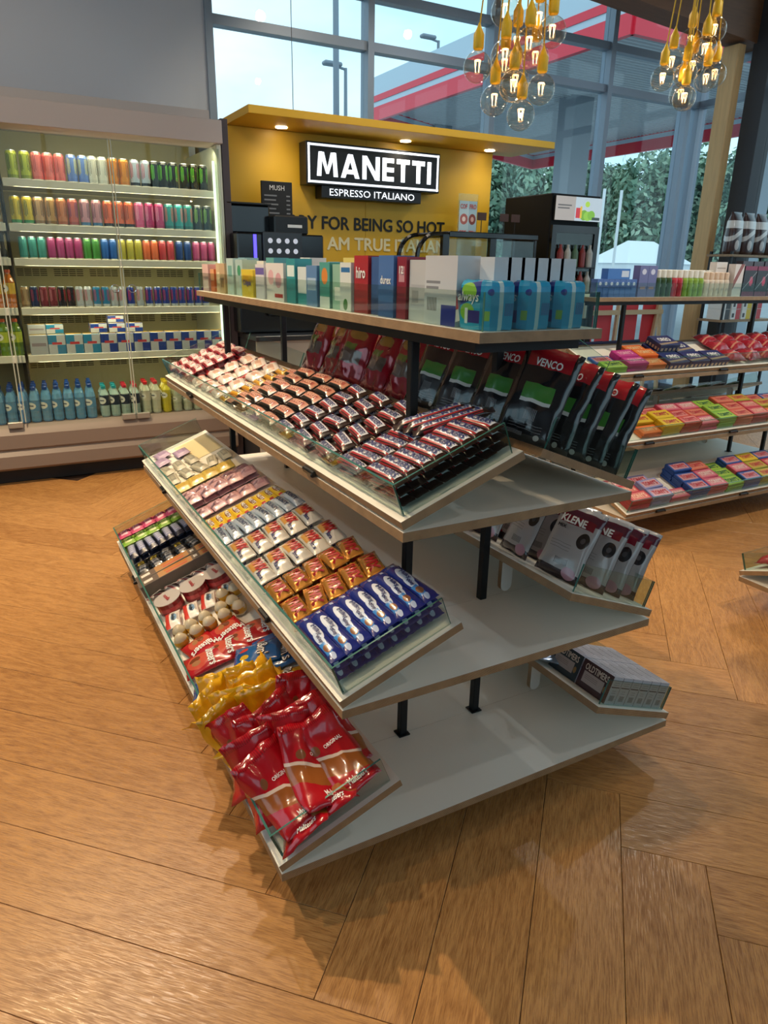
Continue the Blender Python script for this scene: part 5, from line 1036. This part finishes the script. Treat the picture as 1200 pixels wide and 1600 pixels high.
for i in range(6):
    b = MB().box(-.022, 0, 0, .022, .05, .145, 0, front=1, top=2); me = b.mesh('carton', [mat('carton_white', '#cdced2', .45), printmat('carton_rep', '#d3d4d8', [('s', .2, .55, .8, .8, 7, '#5a5a62'), ('r', .1, .2, .9, .24, '#8a8a90')], .45), mat('carton_navy_top', '#24308a', .45)])
    put(Proto('carton', 'box', me), g1.G @ T((2.10, -.075+.036*i, ZT)) @ RZ(-90), 'slim white carton with navy top, %s in the rank behind the blue packs' % ORD[i], GT)
box_item(g1, 2.02, 2.10, -.142, .03, .125, ZT+.004, '#d8d4d2', [('d', .2, .42, .0, '#b3303a'), ('s', .2, .7, .8, .9, 8, '#5a5a62')], [], 'white and red carton leaning against the blue packs', GT, tilt=-16)
AW = printmat('pad_pack_face', '#1f9fc6', [('d', .42, .78, .35, '#23307f'), ('e', .45, .78, .25, .18, '#7fb83a'), ('e', .42, .36, .24, .18, '#7fb83a'), ('r', .45, .14, .95, .40, '#3a2f7f'), ('r', .34, .12, .44, .44, '#dfe6ea')], .3, .5)
AS = printmat('pad_pack_side', '#1c96c2', [('r', .40, 0, .52, 1, '#bcd3d6'), ('e', .18, .78, .07, .07, '#2a3a86'), ('s', .56, .30, .82, .56, 8, '#3a4a86'), ('r', .06, .2, .16, .4, '#8fb84a')], .25, .6, wrinkle=.4)
def padpack():
    b = MB(); w, d, h = .106, .088, .098; nx = 6
    for z, kx, ky in ((0, .97, .97), (.008, 1, 1), (.05, 1.02, 1.02), (.088, 1, 1), (.096, .93, .92), (.099, .8, .75)):
        n_ = 16
        for i in range(n_):
            a = 2*math.pi*(i+.5)/n_; c, s_ = math.cos(a), math.sin(a); q = (abs(c)**6+abs(s_)**6)**(1/6); b.v.append((w/2*kx*c/q, d/2*ky*s_/q, z+.0015*math.sin(5*a+z*60)))
    for j in range(5):
        for i in range(16):
            ids = (j*16+i, j*16+(i+1) % 16, (j+1)*16+(i+1) % 16, (j+1)*16+i); a = (i+1)*22.5 % 360
            front = 225 <= a < 315; side = a < 45 or a >= 315
            if front: uv = [(b.v[q][0]/w+.5, b.v[q][2]/h) for q in ids]
            else: uv = [(b.v[q][1]/d+.5, b.v[q][2]/h) for q in ids]
            b.face(ids, 0 if front else 1, uv)
    b.face(tuple(range(80, 96)), 2, [(.2, .95)]*16); b.face(tuple(range(15, -1, -1)), 2, [(.2, .95)]*16)
    me = b.mesh('pad_pack', [AW, AS, mat('pad_blue_film', '#1c96c2', .25, coat=.6)], smooth=False)
    tx = textmesh('always', .075, .026, WHITE, .01, place=lambda x, y, z: (x-.004, -d/2*1.02-.0014, y+.064), shear=.15)
    return Proto('pad_pack', 'pack', me, [('lettering', tx)])
pp = padpack()
for i in range(3): put(pp, g1.G @ T((2.136, -.100+.0975*i, ZT)), 'turquoise sanitary pad pack at the glass end, %s from the low front corner' % ORD[i], 'turquoise pad packs on the top board')
for i in range(16): # second rank behind, only their tops show
    x = .08+.115*i; c_ = ('#cfd3d2', '#c9a9a4', '#7fa8b4', '#d8c06a', '#d6d2cc', '#4f8f98', '#b9bfc8', '#3f5f94')[i % 8]
    if x < 1.95: box_item(g1, x, x+.085, -.06, .06, .12+.012*(i % 3), ZT, c_, [], [], '%s carton in the second rank, %s along the top board' % ({'#cfd3d2': 'white', '#c9a9a4': 'pink', '#7fa8b4': 'pale blue', '#d8c06a': 'yellow', '#d6d2cc': 'cream', '#4f8f98': 'teal', '#b9bfc8': 'grey', '#3f5f94': 'navy'}[c_], ORD[i]), GT)

# ------------------------------------------------------------------ second gondola: chocolate tablets and pharmacy rows
def tablet(nm, c1, c2, txt, ink, w=.155, d=.078, h=.017):
    m_ = printmat('tab_'+nm, c1, [('r', .08, .14, .92, .86, c2), ('r', .12, .76, .3, .84, c1)], .45, .15); b = MB().box(-w/2, -d/2, 0, w/2, d/2, h, 0, top=1)
    me = b.mesh('tablet', [mat('tabside_'+nm, c1, .5), m_], bevel=.002)
    return Proto('chocolate_tablet', 'chocolate bar', me, [('lettering', textmesh(txt, w*.72, d*.46, ink, .03, place=lambda x, y, z: (x, y, h+.0008)))])
PINKINK = mat('pinkred_ink', '#c23a48', .45); 
TB = {n: tablet(n, a, b_, "TONY'S", ink) for n, a, b_, ink in (('blue', '#24509e', '#c9969c', PINKINK), ('green', '#7fb03a', '#a8c84e', mat('dkgreen_ink', '#2f6b4a', .45)), ('magenta', '#b5257c', '#c2408a', mat('pinkw_ink', '#f0b8c8', .45)), ('orange', '#dd6a22', '#e07a34', mat('orw_ink', '#f2cfa0', .45)), ('yellow', '#ddb81c', '#e0be3a', PINKINK), ('red', '#c4382e', '#d98a84', PINKINK), ('rose', '#c9506a', '#dc8a90', mat('wh_ink2', '#f0d8d0', .45)), ('lavender', '#8f93c4', '#d6a9b0', PINKINK), ('salmon', '#cf6048', '#d98a70', PINKINK), ('olive', '#a9a12a', '#cfa24a', PINKINK), ('crimson', '#b8243a', '#d87a74', mat('ltred_ink', '#f2c2a8', .45)))}
def stack(g, lv, nm, s, t, n, word, where, rot=0.):
    for k_ in range(n): put(TB[nm], g.tray('f', lv, s+J(.003), t+J(.003), .001+k_*.0172, rot+J(2)), '%s chocolate tablet, %s, %s of its stack' % (word, where, 'topmost' if k_ == n-1 else ORD[k_]+' from the bottom'), 'chocolate tablets on the second gondola')
ROWW = ('lowest row', 'second row', 'third row', 'inner row')
def block(g, lv, cols, tier):
    for c_, (nm, s, rows) in enumerate(cols):
        for r_, n in enumerate(rows):
            if n: stack(g, lv, nm if isinstance(nm, str) else nm[r_], s, .062+.0825*r_, n, nm if isinstance(nm, str) else nm[r_], '%s tier %s column %s' % (tier, ORD[c_], ROWW[r_]))
block(g2, 2, [(('green', 'blue'), .105, (2, 1)), (('magenta', 'magenta'), .265, (3, 3)), (('orange', 'orange', 'orange'), .425, (2, 3, 2))], 'upper')
OR = Proto('biscuit_box', 'box', boxmesh('biscuit_box', -.085, -.06, 0, .085, .06, .045, [printmat('navy_biscuit_side', '#20264f', [('s', 0, .1, 1, .5, 5, '#b09a7c')], .4), printmat('navy_biscuit_top', '#1d2a66', [('d', .0, .16, .2, '#9c8a74')], .4)], top=1, bevel=.003), [('lettering', textmesh('OREO', .10, .042, WHITE, .03, place=lambda x, y, z: (x, y+.006, .0462)))])
for i, (s, t, h) in enumerate(((.60, .075, 0), (.78, .075, 0), (.96, .075, 0), (.60, .20, 0), (.78, .20, 0), (.62, .20, .0465))): put(OR, g2.tray('f', 2, s, t, .001+h, J(2)), 'navy biscuit box with white lettering, %s on the upper tier' % ORD[i], 'navy biscuit boxes')
RB2 = printmat('crimson_bag_print', '#9c1f30', [('r', .2, .3, .8, .6, '#b33a44'), ('d', .2, .3, .4, '#c98a72')], .25, .5)
rb2 = [pouch_proto('chocolate_bag', 'sweet bag', .16, .12, .05, RB2, [], seed=s_, crumple=.004) for s_ in (80, 81)]
k_ = 0
for s in (1.14, 1.31, 1.48, 1.65, 1.82, 1.99):
    for t in (.08, .20, .29): put(rb2[k_ % 2], g2.tray('f', 2, s, t, .003, J(10)), 'crimson chocolate bag on the upper tier of the second gondola, %s along' % ORD[k_], 'crimson bags on the second gondola'); k_ += 1
block(g2, 1, [(('orange', 'yellow'), .30, (2, 3)), (('yellow', 'yellow', 'red'), .46, (4, 4, 2)), (('red', 'red', 'rose'), .62, (4, 3, 3)), (('rose', 'salmon', 'rose'), .78, (3, 3, 3)), (('green', 'green', 'green'), .94, (4, 4, 3)), (('salmon', 'salmon', 'salmon'), 1.10, (4, 4, 4)), (('crimson', 'crimson', 'olive'), 1.26, (4, 4, 4)), (('orange', 'olive', 'salmon'), 1.42, (3, 4, 3)), (('rose', 'green', 'blue'), 1.58, (3, 3, 3)), (('yellow', 'red', 'lavender'), 1.74, (3, 3, 3))], 'middle')
block(g2, 0, [(('crimson', 'crimson', 'rose'), .11, (4, 3, 2)), (('lavender', 'lavender', 'lavender'), .28, (4, 4, 2)), (('rose',), .44, (2,)), (('blue', 'blue', 'blue'), .60, (4, 4, 5)), (('rose', 'rose', 'salmon'), .76, (4, 4, 4)), (('green', 'green', 'green'), .92, (3, 3, 2)), (('blue', 'rose', 'blue'), 1.08, (4, 4, 4)), (('olive', 'olive', 'yellow'), 1.24, (4, 4, 4)), (('salmon', 'crimson', 'blue'), 1.40, (4, 4, 4)), (('lavender', 'rose', 'green'), 1.56, (4, 3, 3))], 'bottom')
# rear side of the second gondola: dark packs seen through the tiers
dk_ = [sq('plum_%d' % i, c1, c2, 90+i, .13, .06, .03) for i, (c1, c2) in enumerate((('#2a2240', '#4a3f70'), ('#3a2a1a', '#a8863a'), ('#23283a', '#5a6480'), ('#3a4a22', '#7f9a3a')))]
k_ = 0
for s in lin(.15, 2.0, 12):
    for t in (.12, .24):
        put(dk_[k_ % 4], g2.tray('b', 1, s, t, .001, 90+J(15)), 'dark wrapped pack on the rear middle tray of the second gondola, %s along' % ORD[k_], 'dark packs on the rear tray'); k_ += 1
ch_ = tablet('indigo', '#2a2656', '#3a3570', 'MILKA', WHITE)
k_ = 0
for s in lin(.12, .6, 4):
    for t in (.22, .30): put(ch_, g2.tray('b', 2, s, t, .001, J(4)), 'indigo chocolate tablet on the rear upper tray, %s along' % ORD[k_], 'indigo tablets on the rear tray'); k_ += 1

Z2 = 1.3025; Y2 = -.195; GT2 = 'care products on the second top board'
def bx2(i, x0, w, h, base, shp, lb, tx=(), y=Y2, dep=.05, z=Z2): box_item(g2, x0, x0+w-.002, y, dep, h, z, base, shp, list(tx), lb, GT2)
for i in range(7): bx2(i, -.0+.03+.043*i, .043, .095, '#4d6db0', [('e', .5, .75, .22, .1, '#c9d4e8'), ('r', 0, 0, 1, .2, '#3d5c9c')], 'slim blue nasal spray box, %s from the corner' % ORD[i])
bx2(0, .10, .17, .055, '#3f74c0', [('r', .62, .2, .95, .8, '#c9d4e8')], 'blue carton lying on the slim blue boxes', z=Z2+.0955, y=Y2+.0)
for i in range(2): bx2(i, .345+.07*i, .07, .17, '#66699c', [('e', .5, .8, .25, .09, '#c9cbe0'), ('r', .2, .25, .8, .33, '#b98a86')], 'lavender blue tall carton, %s of two' % ('first', 'second')[i])
def spray(col, cap, nm, h=.15, r=.021):
    b = MB().lathe([(r*.9, 0), (r, .006), (r, h*.62), (r*.8, h*.70)], 12); c2 = MB().lathe([(r*.72, h*.70), (r*.78, h*.72), (r*.74, h*.98), (r*.5, h)], 12)
    return Proto('pump_bottle', 'bottle', b.mesh('bottle', printmat('spray_'+nm, col, [('r', 0, .2, 1, .5, col), ('e', .75, .6, .07, .12, '#e8e8e0')], .3, .3)), [('cap', c2.mesh('cap', mat('cap_'+cap, cap, .4)))])
seq2 = [('#2f4a22', 'dark green')]*3+[('#b8303f', 'red')]*2+[('#86a53a', 'lime green')]*4
xx = .52
for i, (c_, w_) in enumerate(seq2):
    put(spray(c_, '#e2dfd6', w_), g2.G @ T((xx, Y2+.025, Z2)) @ RZ(-90), '%s bottle with white cap, %s of the bottle rank' % (w_, ORD[i]), GT2); xx += .046
for i in range(5): put(spray('#d8c9b8', '#d9bfa8', 'beige', .14), g2.G @ T((xx+.005, Y2+.025, Z2)) @ RZ(-90), 'beige cosmetic bottle, %s after the lime bottles' % ORD[i], GT2); xx += .046
for i in range(5): put(spray('#d8c9b8', '#e2dfd6', 'beige', .15), g2.G @ T((xx-.23+.046*i, Y2+.085, Z2)) @ RZ(-90), 'beige cosmetic bottle in the second rank, %s after the lime bottles' % ORD[i], GT2)
for i in range(9): put(spray(seq2[i][0], '#e2dfd6', seq2[i][1]), g2.G @ T((.52+.046*i, Y2+.08, Z2+.0)) @ RZ(-90), '%s bottle with white cap, %s of the second bottle rank' % (seq2[i][1], ORD[i]), GT2)
bx2(0, xx, .085, .19, '#d3cac6', [('d', .2, .5, .8, '#8a4a42')], 'white carton with a brown slash'); bx2(1, xx-.10, .10, .20, '#d6d0cc', [('r', .1, .8, .9, .84, '#a8a09c')], 'tall white carton behind the slashed one', y=Y2+.06); xx += .095
for i in range(4): bx2(i, xx+.125*i, .12, .18, '#26242b', [('r', 0, .86, 1, 1, '#7d2448'), ('e', .62, .5, .14, .16, '#b8405f'), ('d', .2, .24, .6, '#8c8c90'), ('r', 0, 0, 1, .16, '#6a2040')], 'black carton with a magenta oval, %s of four' % ORD[i])
for i in range(6): bx2(i, xx+.08+.11*i, .10, .21, '#2b2630', [('r', 0, .8, 1, 1, '#4a4650')], 'tall charcoal carton in the second rank, %s along' % ORD[i], y=Y2+.08)
for i in range(4): bx2(i, xx+.52+.11*i, .105, .20, '#7d1c2e', [('r', .1, .4, .9, .6, '#a8404c')], 'crimson carton past the black ones, %s of four' % ORD[i])
bx2(0, xx+.60, .13, .05, '#c9852f', [], 'amber carton lying on top of the crimson boxes', z=Z2+.2005); bx2(1, xx+.70, .11, .16, '#a01c44', [], 'magenta carton standing on the crimson boxes', z=Z2+.2005, y=Y2+.06)
bx2(2, .30, .30, .045, '#2a3a6a', [('r', .5, .2, .9, .8, '#7a2a3a')], 'flat navy carton behind the lavender boxes', y=Y2+.12)

# third gondola: only its far corner shows
for i in range(4): put(rb2[i % 2], g3.tray('b', 0, .13+.18*i, .10, .003, 180+J(12)), 'crimson bag on the corner tray at the picture edge, %s along' % ORD[i], 'crimson bags on the third gondola')
